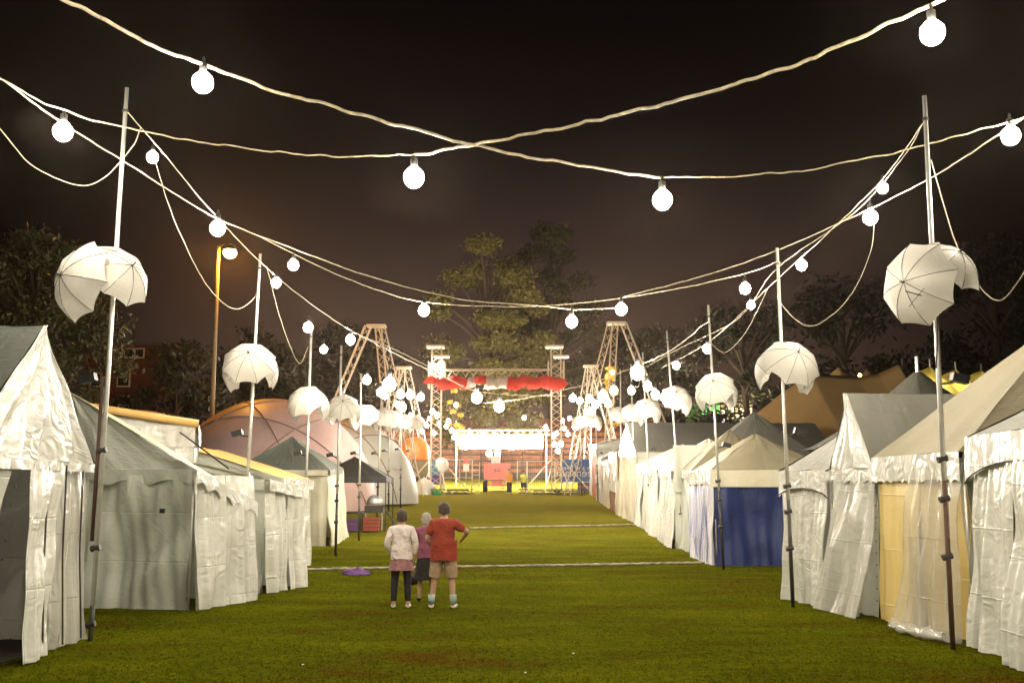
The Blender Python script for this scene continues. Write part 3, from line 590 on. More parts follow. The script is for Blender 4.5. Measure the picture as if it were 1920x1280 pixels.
# domes
def dome(label, c, R, sq, m, ribs, group='shell domes behind the left row', bulge=1.0, rot=0):
    root = thing('dome_tent', label, 'dome tent', c, group); c = Vector(c)
    def pt(an, ph): return c+V(R*math.cos(an)*math.cos(ph)*bulge, R*math.sin(an)*math.cos(ph), R*sq*math.sin(ph))
    MB().grid(lambda u, v: pt(u*2*PI, v*PI/2), 64, 24, lambda u, v: (u*R*6, v*R*1.5)).build('skin', m, root, True)
    rad = M['ribd']
    for k in range(ribs):
        a0 = rot+PI*k/ribs; mb = MB()
        pts = []
        tl = (k-ribs/2)*.0
        nrm = V(math.cos(a0)*.8, math.sin(a0)*.8, .6 if k % 2 else .25).normalized()
        u_ = nrm.orthogonal().normalized(); w_ = nrm.cross(u_)
        for i in range(97):
            th = 2*PI*i/96; q = u_*math.cos(th)+w_*math.sin(th)
            pts.append(V(c.x+q.x*R*1.004*bulge, c.y+q.y*R*1.004, c.z+q.z*R*sq*1.004))
        seg = []
        for p in pts+[pts[0]]:
            if p.z > c.z: seg.append(p)
            elif len(seg) > 2: mb.tube(seg, .035, 5); seg = []
            else: seg = []
        if len(seg) > 2: mb.tube(seg, .035, 5)
        mb.build('rib', rad, root)
    return root
M['ribd'] = mat('dome_seam', (.30, .19, .16), .7)
def domeat(pxc, Y): return ((pxc-960)/2000*Y, Y, g(Y))
dome('large pink geodesic shell dome behind the black gazebo', domeat(512, 60), 5.9, 1.05, M['pink'], 4, rot=.5)
dome('smaller pink shell dome at the left, showing above the ochre canopy', domeat(258, 74), 6.0, 1.0, M['pink'], 3, rot=1.2)
dome('grey-white shell dome closest to the stage on the left', domeat(648, 66), 4.55, 1.12, M['domew'], 2, rot=.9)
# ------------------------------------------------------------------ umbrellas (prototype at the origin, canopy a cap of a sphere round it)
def umbrella_proto(R=.62, TH=62, m=M['umb'], full=True, name='umbrella', notch=False):
    r = thing(name, 'x', 'umbrella', (0, 0, 0), None, local=True); th = math.radians(TH)
    n = 8
    def rib(i, t): a = 2*PI*i/n; q = th*t; return V(R*math.sin(q)*math.cos(a), R*math.sin(q)*math.sin(a), R*math.cos(q)*(1-.06*t*t)+.0)
    mb = MB()
    for i in range(n):
        if notch and i == 0: continue
        def fn(u, v, i=i):
            t = (1-v); tt = t*(1-.06*(4*u*(1-u))*t**3)
            a = rib(i, tt); b = rib(i+1, tt); p = a.lerp(b, u)
            bulge = (1-math.cos(PI/n))*R*math.sin(th*tt)*.25*4*u*(1-u)
            return p*(1+bulge/max(p.length, .1)*.6)+V(0, 0, .008*noise.noise(p*5))
        mb.grid(fn, 6, 9, lambda u, v, i=i: (i+u, 1-v))
    mb.build('canopy', m, r, False)
    for i in range(n):
        MB().tube([rib(i, t/6)*1.004 for t in range(7)], .0045 if full else .006, 4).build('rib', M['steel'], r)
    MB().tube([V(0, 0, R+.09), V(0, 0, R+.0), V(0, 0, -.05 if full else .3)], [.006, .012, .010], 6).build('shaft', M['black'], r)
    if full:
        mb = MB()
        for i in range(n): mb.tube([V(0, 0, .12), rib(i, .52)*.98], .003, 4)
        mb.build('stretchers', M['steel'], r)
    return r
U1 = umbrella_proto(.64, 60); U2 = umbrella_proto(.60, 58); U3 = umbrella_proto(.64, 60, full=False)
note_kids(U1)
used = {}
def put(proto, label, loc, axis, roll=0, s=1.0, group=None):
    o = proto if not used.get(proto.name) else copy_tree(proto)
    used[proto.name] = True
    q = V(0, 0, 1).rotation_difference(Vector(axis).normalized()) @ Quaternion((0, 0, 1), roll)
    o.rotation_mode = 'QUATERNION'; o.rotation_quaternion = q; o.location = loc; o.scale = (s, s, s)
    o['label'] = label
    if group: o['group'] = group
    return o
# ------------------------------------------------------------------ poles with their umbrella clusters
ORD = 'first second third fourth fifth sixth seventh eighth ninth tenth eleventh twelfth thirteenth fourteenth fifteenth sixteenth seventeenth eighteenth nineteenth twentieth twenty-first twenty-second twenty-third twenty-fourth'.split()
ordn = ['nearest', 'second', 'third', 'fourth', 'fifth', 'sixth', 'seventh', 'eighth', 'ninth']
def pole(side, k, pxb, pxt, pyt, Y, fy, bx, joint=.23, r=.034, pyb=None):
    b = P(pxb, 1000, Y); b.z = g(Y); t = P(pxt, pyt, Y)
    lab = '%s tall aluminium scaffold pole on the %s, carrying a %s umbrella cluster' % (ordn[k], side, 'white')
    root = thing('light_pole', lab, 'pole', b, 'umbrella poles along the %s side' % side)
    d = t-b; side0 = (side, k) == ('left', 0)
    if side0: joint = .0
    j = b+d*joint; o = V(0, 0, 0)
    MB().tube([j-d*.04, b+d*.5, t], [r, r, r*.85], 10).build('upper_tube', M['alu'], root, True)
    MB().tube([b-o*1, b+d*(joint+.06)-o], r*1.05, 8).build('lower_tube', M['rust'] if (side, k) == ('right', 0) else M['steel'], root, True)
    if side0: MB().tube([b+d*.17-V(.07, 0, 0), b+d*.46-V(.07, 0, 0)], .028, 8).build('side_post', M['rust'], root, True)
    for f in (.16, .33, joint+.03): MB().tube([b+d*f-V(.075, 0, .03), b+d*f+V(.05, 0, .0)], .045, 8).build('clamp', M['steel'], root)
    L_ = P(pxb, fy, Y); L_ = b+d*((L_.z-b.z)/d.z); s = -1 if bx < 0 else 1
    fl = MB().box((-.11, -.09, -.05), (.11, .05, .06), Matrix.Translation(L_+V(s*.26, -.02, .04)) @ Matrix.Rotation(s*.25, 4, 'Y')).build('floodlight', M['black'], root)
    MB().tube([L_+V(0, 0, -.03), L_+V(s*.2, 0, .0)], .015, 6).build('bracket', M['steel'], root)
    MB().tube([t-d*.045-V(0, 0, .02), t-d*.045+V(0, 0, .02)], r*1.35, 8).build('collar', M['steel'], root)
    return b, t, d
POLES = {}
plist = [ # side, k, px base, px top, py top, Y, floodlight py, bracket side, umbrella (px, py), umbrella scale
 ('left', 0, 180, 238, 165, 15.1, 716, -1, (196, 540), 1.02),
 ('left', 1, 456, 488, 476, 22.6, 816, -1, (468, 700), .98),
 ('left', 2, 570, 584, 612, 31.0, 852, -1, (579, 765), .98),
 ('left', 3, 630, 640, 648, 34.5, 855, -1, (645, 775), .92),
 ('left', 4, 673, 677, 700, 42.0, 851, -1, (686, 787), .92),
 ('left', 5, 706, 716, 715, 50.0, 851, -1, (722, 790), 1.0),
 ('left', 6, 728, 730, 718, 56.0, 846, -1, (741, 794), 1.0),
 ('left', 7, 750, 754, 735, 62.0, 843, -1, (758, 797), 1.0),
 ('left', 8, 766, 779, 735, 68.0, 846, -1, (782, 799), 1.0),
 ('right', 0, 1775, 1733, 180, 14.3, 716, 1, (1752, 537), 1.0),
 ('right', 1, 1482, 1457, 465, 19.4, 814, 1, (1473, 702), .92),
 ('right', 2, 1355, 1328, 572, 28.5, 837, 1, (1345, 742), .94),
 ('right', 3, 1281, 1250, 620, 38.2, 841, 1, (1266, 757), .98),
 ('right', 4, 1222, 1205, 660, 46.0, 843, 1, (1213, 775), .98),
 ('right', 5, 1192, 1183, 682, 52.0, 844, 1, (1186, 782), 1.0),
 ('right', 6, 1166, 1163, 692, 58.0, 846, 1, (1158, 785), 1.0),
 ('right', 7, 1122, 1116, 735, 68.0, 850, 1, (1110, 795), 1.0),
 ('right', 8, 1092, 1086, 740, 76.0, 852, 1, (1086, 797), 1.0)]
sidew = ('facing the camera', 'facing the aisle', 'on the far side')
for (side, k, pxb, pxt, pyt, Y, fy, bx, (ux, uy), us) in plist:
    b, t, d = pole(side, k, pxb, pxt, pyt, Y, fy, bx, r=.034 if Y < 30 else .04)
    POLES[(side, k)] = (b, t)
    c = P(ux, uy, Y); s = -1 if side == 'left' else 1
    c = b+d*((c.z-b.z)/d.z); c = c+V((P(ux, uy, Y).x-c.x)*.9, 0, 0)
    if (side, k) == ('left', 0): axes = [V(-.62, -.80, .12), V(.72, -.42, .42), V(.0, .5, .9)]
    elif (side, k) == ('right', 0): axes = [V(-.80, -.55, -.02), V(.38, -.62, .68), V(-.3, .6, .6)]
    else:
        q = (noise.noise(V(k*3.3+s, 1, 2)))*1.0
        axes = [V(-s*.05+q*.5, -.80, .55), V(s*.85, .1, .2), V(-s*.8, .25, .35+q*.3)]
    grp = 'white umbrellas clustered on the %s poles' % side
    PR = [U1, U2, U1] if Y < 36 else [U3, U3]
    for i, (pr, ax) in enumerate(zip(PR, axes)):
        put(pr, 'white umbrella %s on the %s pole of the %s row' % (sidew[i], ordn[k], side), c, ax, roll=k*1.3+i, s=us*(1.06, .98, .95)[i], group=grp)
# black clamp arm poking from the nearest right cluster
r = thing('clamp_arm', 'black steel clamp arm crossing the nearest right umbrella cluster', 'clamp', P(1752, 560, 14.0))
MB().tube([P(1698, 546, 13.55), P(1762, 563, 14.1)], .008, 6).tube([P(1760, 558, 14.1), P(1779, 571, 14.15)], .024, 8).tube([P(1762, 556, 14.1), P(1756, 582, 14.1)], .022, 8).tube([P(1733, 540, 13.5), P(1704, 575, 13.5)], .004, 5).build('arm', M['black'], r)
# ------------------------------------------------------------------ cables
def smooth(pts, n=14):
    pts = [Vector(p) for p in pts]; out = []
    ext = [pts[0]*2-pts[1]]+pts+[pts[-1]*2-pts[-2]]
    for i in range(1, len(ext)-2):
        a, b, c, d = ext[i-1:i+3]
        for j in range(n):
            t = j/n; out.append(.5*((2*b)+(-a+c)*t+(2*a-5*b+4*c-d)*t*t+(-a+3*b-3*c+d)*t**3))
    out.append(pts[-1]); return out
def cable(label, pts, r, m=None, wob=.012, name='festoon_cable', group='cables over the aisle', n=14):
    q = smooth([P(*p) for p in pts], n)
    w = [p+V(wob*noise.noise(p*2.1), 0, wob*noise.noise(p*2.3+V(5, 5, 5))+wob*.7*noise.noise(p*6)) for p in q]
    mb = MB().tube(w, r, 7); o = mb.build(name, m or M['cable'], None, True, origin=w[len(w)//2]); return tag(o, label, 'cable', group)
cable('thickest cable crossing from top left down to the central right bulb', [(-260, -190, 7.6), (118, -2, 9.2), (250, 67, 9.9), (380, 120, 10.7), (540, 177, 11.6), (700, 222, 12.4), (890, 272, 13.3), (1060, 306, 14.0), (1240, 333, 14.6)], .019, wob=.03)
cable('thin continuation from the central right bulb to the bulb at the right edge', [(1240, 333, 14.6), (1400, 329, 14.9), (1560, 311, 15.0), (1720, 275, 14.8), (1885, 230, 14.3), (2060, 165, 13.6)], .011, wob=.03)
cable('thickest cable falling from the top right corner to the aisle centre', [(2150, -150, 7.9), (1750, 8, 9.2), (1600, 75, 9.9), (1450, 135, 10.7), (1300, 180, 11.4), (1100, 230, 12.5), (890, 272, 13.3), (775, 291, 13.9)], .019, wob=.03)
cable('cable running from the central bulb left behind the nearest left pole', [(775, 291, 13.9), (600, 291, 14.4), (420, 273, 14.4), (260, 245, 14.2), (130, 213, 13.8), (0, 147, 12.9), (-180, 40, 11.5)], .011, wob=.03)
cable('long cable dipping from the left edge to the low central pair of bulbs', [(-200, 20, 11.5), (0, 147, 13.0), (110, 226, 14.2), (240, 308, 15.8), (405, 408, 18.2), (550, 466, 20.0), (700, 520, 21.6), (860, 560, 23.0), (1000, 572, 24.0), (1075, 580, 24.4), (1170, 577, 24.6)], .010)
cable('long cable rising from the low central pair to the bulb at the right edge', [(1170, 556, 24.0), (1320, 517, 22.5), (1455, 470, 21.0), (1630, 392, 18.2), (1760, 325, 16.3), (1890, 240, 14.6), (2050, 130, 13.3)], .010)
cable('thin cable from the nearest left pole top through the orange lamp glare', [(240, 212, 15.1), (300, 280, 16.1), (400, 400, 18.5), (520, 520, 22.5), (650, 615, 28), (740, 655, 34), (810, 690, 42)], .007)
cable('thin cable sagging to the bulb left of the central tree', [(480, 440, 22.0), (600, 500, 23.5), (700, 541, 25.0), (795, 566, 26.0), (950, 575, 26.4), (1090, 568, 26.2), (1250, 545, 25), (1400, 512, 23.4), (1458, 490, 21.5)], .007)
cable('thin cable from the nearest right pole top down to the umbrellas', [(1733, 228, 14.3), (1660, 330, 16.5), (1560, 430, 19), (1450, 530, 23), (1330, 640, 31), (1240, 690, 40)], .007)
cable('second thin cable from the nearest right pole down the right row', [(1733, 228, 14.3), (1690, 300, 15.8), (1600, 400, 18.5), (1455, 505, 22), (1380, 600, 28), (1270, 655, 38), (1190, 700, 48)], .006)
cable('cable crossing low under the red umbrellas on the left', [(660, 620, 28), (745, 665, 36), (830, 705, 42), (895, 733, 44), (980, 741, 46), (1060, 742, 50)], .011, wob=.03)
cable('cable crossing low under the red umbrellas on the right', [(905, 756, 42), (960, 750, 42), (1030, 738, 41), (1110, 716, 38), (1190, 688, 35), (1260, 655, 31), (1330, 600, 28)], .011, wob=.03)
cable('slack pale loop hanging left of the nearest left pole', [(-60, 170, 14.6), (0, 242, 14.8), (60, 310, 14.9), (150, 349, 15.0), (205, 325, 15.1), (248, 275, 15.2), (264, 240, 15.45)], .008, M['cord'])
cable('slack pale loop hanging left of the second left pole', [(290, 300, 16.5), (330, 420, 18.0), (385, 530, 20.5), (435, 578, 22), (475, 560, 22.6), (487, 520, 22.6)], .007, M['cord'])
cable('slack pale loop hanging left of the third left pole', [(500, 500, 24), (530, 610, 28), (560, 680, 30.5), (578, 650, 31)], .007, M['cord'])
cable('slack pale loop hanging right of the nearest right pole', [(1745, 300, 14.9), (1790, 450, 14.9), (1825, 520, 14.8), (1872, 563, 14.6), (1920, 512, 14.3), (1990, 400, 14)], .009, M['cord'])
cable('slack pale loop hanging right of the second right pole', [(1458, 560, 20.6), (1490, 598, 20.3), (1530, 609, 20), (1590, 560, 19), (1630, 480, 18.2), (1642, 395, 18.0)], .008, M['cord'])
cable('slack pale loop hanging right of the third right pole', [(1328, 640, 28.5), (1360, 660, 28), (1400, 620, 26.5), (1440, 540, 24)], .007, M['cord'])
cable('pair of hanging black cords beneath the nearest right umbrellas', [(1757, 585, 14.1), (1758, 640, 14.1), (1756, 690, 14.1)], .012, M['black'], name='hanging_cable')
# ------------------------------------------------------------------ festoon lamps
LP = thing('festoon_bulb', 'x', 'bulb', (0, 0, 0), None, local=True)
mb = MB(); mb.lathe([(.012, .0), (.06, .02), (.095, .06), (.11, .11), (.1, .165), (.06, .21), (.03, .235)], (0, 0, -.235), 12); mb.build('globe', M['bulb'], LP, True)
MB().lathe([(.036, 0), (.04, .01), (.04, .09), (.02, .1), (.012, .16)], (0, 0, 0), 10).build('socket', M['black'], LP, True)
note_kids(LP)
LF = thing('festoon_bulb', 'x', 'bulb', (0, 0, 0), None, local=True)
mb = MB(); mb.lathe([(.03, .0), (.09, .04), (.11, .11), (.09, .18), (.03, .235)], (0, 0, -.235), 8); mb.build('globe', M['bulbf'], LF, True)
MB().lathe([(.036, 0), (.04, .09), (.012, .16)], (0, 0, 0), 6).build('socket', M['black'], LF, True)
note_kids(LF)
nl = [0, 0]
def lamp(px, py, Y=None, label=None, group=None, s=1.0, z=5.7):
    p = P(px, py, Y) if Y else fz(px, py, z)
    far = p.y > 33; q_ = LF if far else LP; o = q_ if nl[far] == 0 else copy_tree(q_); nl[far] += 1
    o.location = p+V(0, 0, .12*s); o.scale = (s, s, s); o.rotation_euler = (0, 0, nl[0])
    o['label'] = label
    if group: o['group'] = group
lamp(380, 155, 10.7, 'large glaring bulb below the thick cable at upper left', s=1.0)
lamp(1748, 62, 9.2, 'largest glaring bulb near the top right corner')
lamp(118, 247, 13.8, 'glaring bulb at the far left, left of the nearest left pole', s=1.15)
lamp(776, 333, 13.9, 'glaring bulb hanging left of the cable crossing, above the central tree', s=1.25)
lamp(1242, 375, 14.6, 'glaring bulb hanging right of the cable crossing', s=1.25)
lamp(1895, 255, 14.3, 'glaring bulb at the right edge, right of the nearest right pole', s=1.15)
lamp(286, 295, 16.1, 'small bulb just right of the nearest left pole top', s=.8)
lamp(408, 428, 18.3, 'white bulb directly above the orange street lamp', s=1.2)
lamp(550, 497, 20.2, 'bulb right of the street lamp, upper of two', s=.9)
lamp(518, 530, 22.2, 'bulb right of the street lamp, lower of two', s=.9)
lamp(578, 614, 27, 'bulb at the top of the third left pole', s=1.1)
lamp(607, 655, 29, 'small bulb just right of the third left pole', s=.9)
lamp(657, 637, 28.5, 'bulb at the top of the fourth left pole', s=1.1)
lamp(795, 582, 26, 'bulb hanging left of the central tree crown', s=1.25)
lamp(1072, 603, 24.4, 'left bulb of the low central pair above the right truss tower', s=1.2)
lamp(1165, 580, 24.6, 'right bulb of the low central pair, above the right tripod apex', s=1.2)
lamp(1397, 541, 23.5, 'upper bulb of the two left of the second right pole', s=1.1)
lamp(1408, 572, 25.5, 'lower bulb of the two left of the second right pole', s=.85)
lamp(1503, 497, 21, 'bulb just right of the second right pole top', s=.95)
lamp(1632, 408, 18.2, 'brighter lower bulb of the two left of the nearest right pole', s=1.15)
lamp(1655, 353, 17, 'smaller upper bulb of the two left of the nearest right pole', s=.8)
lamp(1326, 654, 29, 'bulb beside the third right pole above its umbrellas', s=1.1)
lamp(1268, 685, 33, 'bulb beside the fourth right pole above its umbrellas', s=1.0)
lamp(894, 745, 40, 'left of the two big bulbs hanging inside the stage arch', s=1.8)
lamp(936, 762, 42, 'right of the two big bulbs hanging inside the stage arch', s=1.8)
lamp(819, 689, 78.5, 'bulb fixed on the left stage tower at beam height', s=1.7)
lamp(1025, 722, 78, 'bulb at the right end of the red umbrella row', s=1.4)
lamp(855, 759, 86, 'small bulb inside the arch beside the left tower', s=1.4)
lamp(983, 783, 86, 'small bulb alone right of centre inside the arch', s=1.4)
def rank(L, i): return ORD[sorted(range(len(L)), key=lambda k: L[k][0]).index(i)]
GLn = 'bulbs crowding the distant left pole row'; GRn = 'bulbs crowding the distant right pole row'; GCn = 'bulbs in the low arc across the stage front'
LL = [(688, 712, 1.2), (730, 720, 2.0), (713, 735, 1.3), (751, 739, 1.4), (769, 740, 1.4), (789, 744, 1.3), (754, 763, 2.0), (741, 777, 1.4), (811, 771, 1.4), (820, 778, 1.4), (779, 793, 2.0), (805, 785, 1.4), (792, 808, 1.6), (814, 812, 1.4), (824, 794, 1.4), (841, 789, 1.5), (837, 799, 1.5), (847, 807, 1.5), (765, 795, 1.5), (745, 758, 1.2), (722, 742, 1.1), (770, 779, 1.4), (800, 797, 1.6)]
for i, (px, py, s) in enumerate(LL):
    lamp(px, py, None, '%s bulb from the left in the glaring bunch over the distant left umbrellas' % rank(LL, i), GLn, s)
LL = [(1074, 746, 1.3), (1087, 752, 1.3), (1105, 748, 1.4), (1131, 744, 2.0), (1151, 732, 1.3), (1195, 698, 2.0), (1184, 732, 1.2), (1214, 724, 1.4), (1229, 740, 1.6), (1117, 758, 1.6), (1108, 771, 1.7), (1103, 777, 1.6), (1123, 793, 1.9), (1068, 784, 1.4), (1055, 789, 1.4), (1058, 803, 1.5), (1065, 814, 1.5), (1052, 832, 2.0), (1140, 756, 1.6), (1090, 790, 1.5), (1044, 812, 1.4), (1077, 800, 1.6)]
for i, (px, py, s) in enumerate(LL):
    lamp(px, py, None, '%s bulb from the left in the glaring bunch over the distant right umbrellas' % rank(LL, i), GRn, s)
LL = [(852, 819, 1.6), (867, 819, 1.6), (881, 810, 1.5), (905, 817, 1.7), (931, 817, 1.6), (952, 818, 1.6), (971, 821, 1.6), (1002, 821, 1.6), (1012, 814, 1.5), (1023, 801, 1.5), (1037, 817, 1.6), (1046, 845, 1.7), (874, 838, 1.6), (917, 850, 2.2), (962, 838, 1.6), (1040, 833, 1.6), (858, 830, 1.4)]
for i, (px, py, s) in enumerate(LL):
    lamp(px, py, 86+(i % 3), '%s bulb from the left in the low arc around the floodlight bar' % rank(LL, i), GCn, s)
# off-frame continuation of the same strings over the photographer
for i, (x, y) in enumerate([(-3.2, 7.4), (3.2, 7.4), (0.2, 4.0), (-5.4, 1), (5.4, 1)]):
    o = copy_tree(LP); nl[0] += 1; o.location = (x, y, 6.4); o['label'] = 'bulb over the photographer, %s' % ('ahead to the left', 'ahead to the right', 'straight overhead', 'behind to the left', 'behind to the right')[i]; o['group'] = 'bulbs above the photographer'; o.scale = (1, 1, 1)
# ------------------------------------------------------------------ orange street lamp
Yl = 66
r = thing('street_lamp', 'tall street lamp with orange sodium head behind the pink dome', 'street lamp', (P(410, 700, Yl).x, Yl, g(Yl)))
a = P(410, 462, Yl); x0 = a.x
MB().tube([V(x0, Yl, g(Yl)), V(x0, Yl, a.z-3), a], [.16, .12, .09], 10).build('pole', mat('ochre_pole', (.4, .28, .12), .6), r, True)
c = P(432, 472, Yl)
MB().tube([a, V((a.x+c.x)/2, Yl, a.z+.15), c+V(-.2, 0, .3)], .06, 8).build('arm', M['steel'], r, True)
MB().lathe([(.05, .4), (.3, .25), (.42, 0), (.4, -.02)], c+V(0, -.1, .1), 14).build('lamp_hood', M['steel'], r, True)
MB().lathe([(.36, 0), (.42, -.18), (.3, -.4), (.1, -.5)], c+V(0, -.1, .07), 14).build('lamp', M['sodium'], r, True)
# ------------------------------------------------------------------ trusses
def truss(mb, A, B, w, r=.035, bay=None, n=4, tri=False):
    A = Vector(A); B = Vector(B); d = (B-A); L_ = d.length; d.normalize(); bay = bay or w*1.1
    a = d.cross(V(0, 1, 0)); a = a.normalized() if a.length > .1 else V(1, 0, 0); b = d.cross(a)
    cs = [(-1, -1), (1, -1), (1, 1), (-1, 1)]
    k = max(2, int(L_/bay))
    pt = lambda t, c: A+d*(L_*t)+a*(c[0]*w/2)+b*(c[1]*w/2)
    for c in cs: mb.tube([pt(0, c), pt(1, c)], r, n+1)
    for i in range(k):
        for j in range(4):
            c0, c1 = cs[j], cs[(j+1) % 4]
            if (i+j) % 2: c0, c1 = c1, c0
            mb.tube([pt(i/k, c0), pt((i+1)/k, c1)], r*.55, 3, False)
    return mb
Yt = 79; gz = g(Yt)
for px, side in ((818, 'left'), (1043, 'right')):
    x = (px-960)/2000*Yt; zt = P(px, 652, Yt).z
    r = thing('truss_tower', '%s lattice tower of the stage arch with capped top' % side, 'truss tower', (x, Yt, gz), 'truss towers of the stage arch')
    truss(MB(), (x, Yt, gz+.25), (x, Yt, zt), .72, .042, .5).build('mast', M['truss'], r)
    zb = P(px, 708, Yt).z
    truss(MB(), (x, Yt, zb-.8), (x, Yt, zb+1.2), 1.15, .05, .6).build('sleeve_block', M['truss'], r)
    MB().box((x-.75, Yt-.5, zt), (x+.55, Yt+.5, zt+.16)).box((x-.2, Yt-.56, zt-.75), (x+.95, Yt+.3, zt-.6)).build('head_plate', M['truss'], r)
    s = 1 if side == 'left' else -1
    mb = MB()
    for a in (-1, 1):
        mb.tube([V(x+a*.35, Yt, gz+2.6), V(x+a*2.4, Yt-.3, gz+.25)], .045, 6); mb.tube([V(x+a*.3, Yt, gz+2.2), V(x+a*.9, Yt-1.8, gz+.22)], .04, 6)
    mb.build('outrigger', M['truss'], r)
    mb = MB(); truss(mb, (x-2.8, Yt-.3, gz+.22), (x+2.8, Yt-.3, gz+.22), .28, .035, .5); truss(mb, (x, Yt-2.2, gz+.22), (x, Yt+2.2, gz+.22), .28, .035, .5); mb.build('base_frame', M['steel'], r)
xl, xr = (830-960)/2000*Yt, (1030-960)/2000*Yt
zb = P(930, 705, Yt).z
r = thing('truss_beam', 'horizontal lattice beam spanning between the two stage towers', 'truss beam', (-1.2, Yt, zb))
truss(MB(), (xl, Yt, zb), (xr, Yt, zb), .95, .04, .62).build('lattice', M['truss'], r)
# red and white umbrella row under the beam
UR = umbrella_proto(1.0, 70, M['umbred'], False, 'hanging_umbrella'); UW = umbrella_proto(1.0, 70, M['umb'], False, 'hanging_umbrella')
note_kids(UR)
for i, px in enumerate([815, 828, 841, 853, 866, 884, 902, 916, 929, 943, 957, 970, 983, 996, 1009, 1022, 1035, 1047]):
    white = px in (884, 916, 943) or px == 929
    p = P(px, 716+(i % 3)*2, Yt-.7)
    o = put(UW if white else UR, '%s umbrella hung under the stage beam, %s from the left in the row' % ('white' if white else 'red', ORD[i]), p+V(0, 0, -.42), V(.25*math.sin(i*2.1), -.35+.2*math.cos(i), .85), roll=i, s=.92, group='umbrellas hung under the stage beam')
def tripod(label, apex, feet, Y, w=.42):
    a = P(apex[0], apex[1], Y); r = thing('truss_tripod', label, 'truss tripod', V(a.x, Y, g(Y)), 'truss tripods beside the stage')
    for k, (fx, dy) in enumerate(feet):
        F = V((fx-960)/2000*(Y+dy), Y+dy, g(Y+dy)+.02)
        truss(MB(), F, a+V((fx-apex[0])*.004, dy*.08, 0), w, .034, .62).build('leg', M['truss'], r)
    MB().box((a.x-.65, Y-.5, a.z-.05), (a.x+.65, Y+.5, a.z+.1)).build('head_plate', M['truss'], r)
tripod('tall three-legged truss mast left of the stage arch', (706, 612), [(560, 0), (742, -3), (790, 2)], 73)
tripod('shorter truss mast just behind the tall left one', (757, 690), [(690, 0), (738, -2), (812, 2)], 88, .5)
tripod('tall three-legged truss mast right of the stage arch', (1155, 607), [(1062, 2), (1132, -3), (1292, 0)], 75)
tripod('shorter truss mast between the right tower and tall right mast', (1108, 687), [(1064, 0), (1098, -2), (1170, 2)], 90, .5)
# floodlight bar
Yb = 90; r = thing('floodlight_bar', 'long blazing white bar of floodlights over the stage centre', 'floodlights', (-1, Yb, g(Yb)))
xa, xb = (862-960)/2000*Yb, (1018-960)/2000*Yb; zf = P(940, 830, Yb).z
truss(MB(), (xa-.6, Yb+.6, zf+.9), (xb+.6, Yb+.6, zf+.9), .4, .04, .6).build('truss_bar', M['truss'], r)
k = 11
for i in range(k):
    x0 = xa+(xb-xa)*i/k; x1 = xa+(xb-xa)*(i+.96)/k
    h = MB().box((x0, Yb-.02, zf-.48), (x1, Yb+.35, zf+.58)).build('lamp_housing', M['steel'], r)
    MB().box((x0+.02, Yb-.08, zf-.46), (x1-.02, Yb-.024, zf+.56)).build('lens', M['flood'], h)
for x in (xa-.3, xb+.3): MB().tube([V(x, Yb+.6, g(Yb)), V(x, Yb+.6, zf+1)], .06, 6).build('stand', M['truss'], r)
# ------------------------------------------------------------------ grandstand behind
Ys = 104; gz = g(Ys); r = thing('grandstand', 'long low grandstand with orange seating bands behind the stage', 'grandstand', (0, Ys, gz))
mbs = [MB(), MB()]
ow = mat('orange_seats', (.42, .14, .05), .6, var=.45, vscale=1.5)
for i in range(7):
    z0 = gz+.9+i*.62; y0 = Ys+i*.8
    mbs[0].box((-16, y0, gz), (14, y0+.78, z0-.02)); mbs[1].box((-16, y0-.03, z0-.26), (14, y0+.3, z0+.12))
mbs[0].build('terrace', mat('terrace_concrete', (.10, .075, .06), .8, var=.4, vscale=.8), r); mbs[1].build('seat_band', ow, r)
mb = MB()
for i in range(16): x = -15+i*2; mb.tube([V(x, Ys-.3, gz), V(x, Ys-.3, gz+2.6)], .05, 5)
for z in (.5, 1.0, 1.5, 2.0, 2.5): mb.tube([V(-16, Ys-.3, gz+z), V(14, Ys-.3, gz+z)], .03, 4)
mb.build('railing', M['steel'], r)
mb = MB(); mb.box((-16.5, Ys+5.6, gz), (14.5, Ys+6, gz+6.2)); mb.build('rear_wall', M['brick'], r)
# ------------------------------------------------------------------ text
def text(s, size, loc, m, parent, mirror=False, rz=0, thick=.004, name='lettering'):
    cu = bpy.data.curves.new('t', 'FONT'); cu.body = s; cu.size = size; cu.extrude = thick; cu.align_x = 'CENTER'; cu.align_y = 'CENTER'
    to = bpy.data.objects.new('t', cu); COL.objects.link(to); bpy.context.view_layer.update()
    me = bpy.data.meshes.new_from_object(to.evaluated_get(bpy.context.evaluated_depsgraph_get()))
    bpy.data.objects.remove(to); me.materials.clear(); me.materials.append(m)
    R = Matrix.Translation(Vector(loc)-ORG[parent.name]) @ Matrix.Rotation(rz, 4, 'Z') @ Matrix.Rotation(PI/2, 4, 'X') @ Matrix.Diagonal((-1 if mirror else 1, 1, 1, 1))
    me.transform(R)
    if mirror: me.flip_normals()
    o = bpy.data.objects.new(name, me); COL.objects.link(o); o.parent = parent; return o
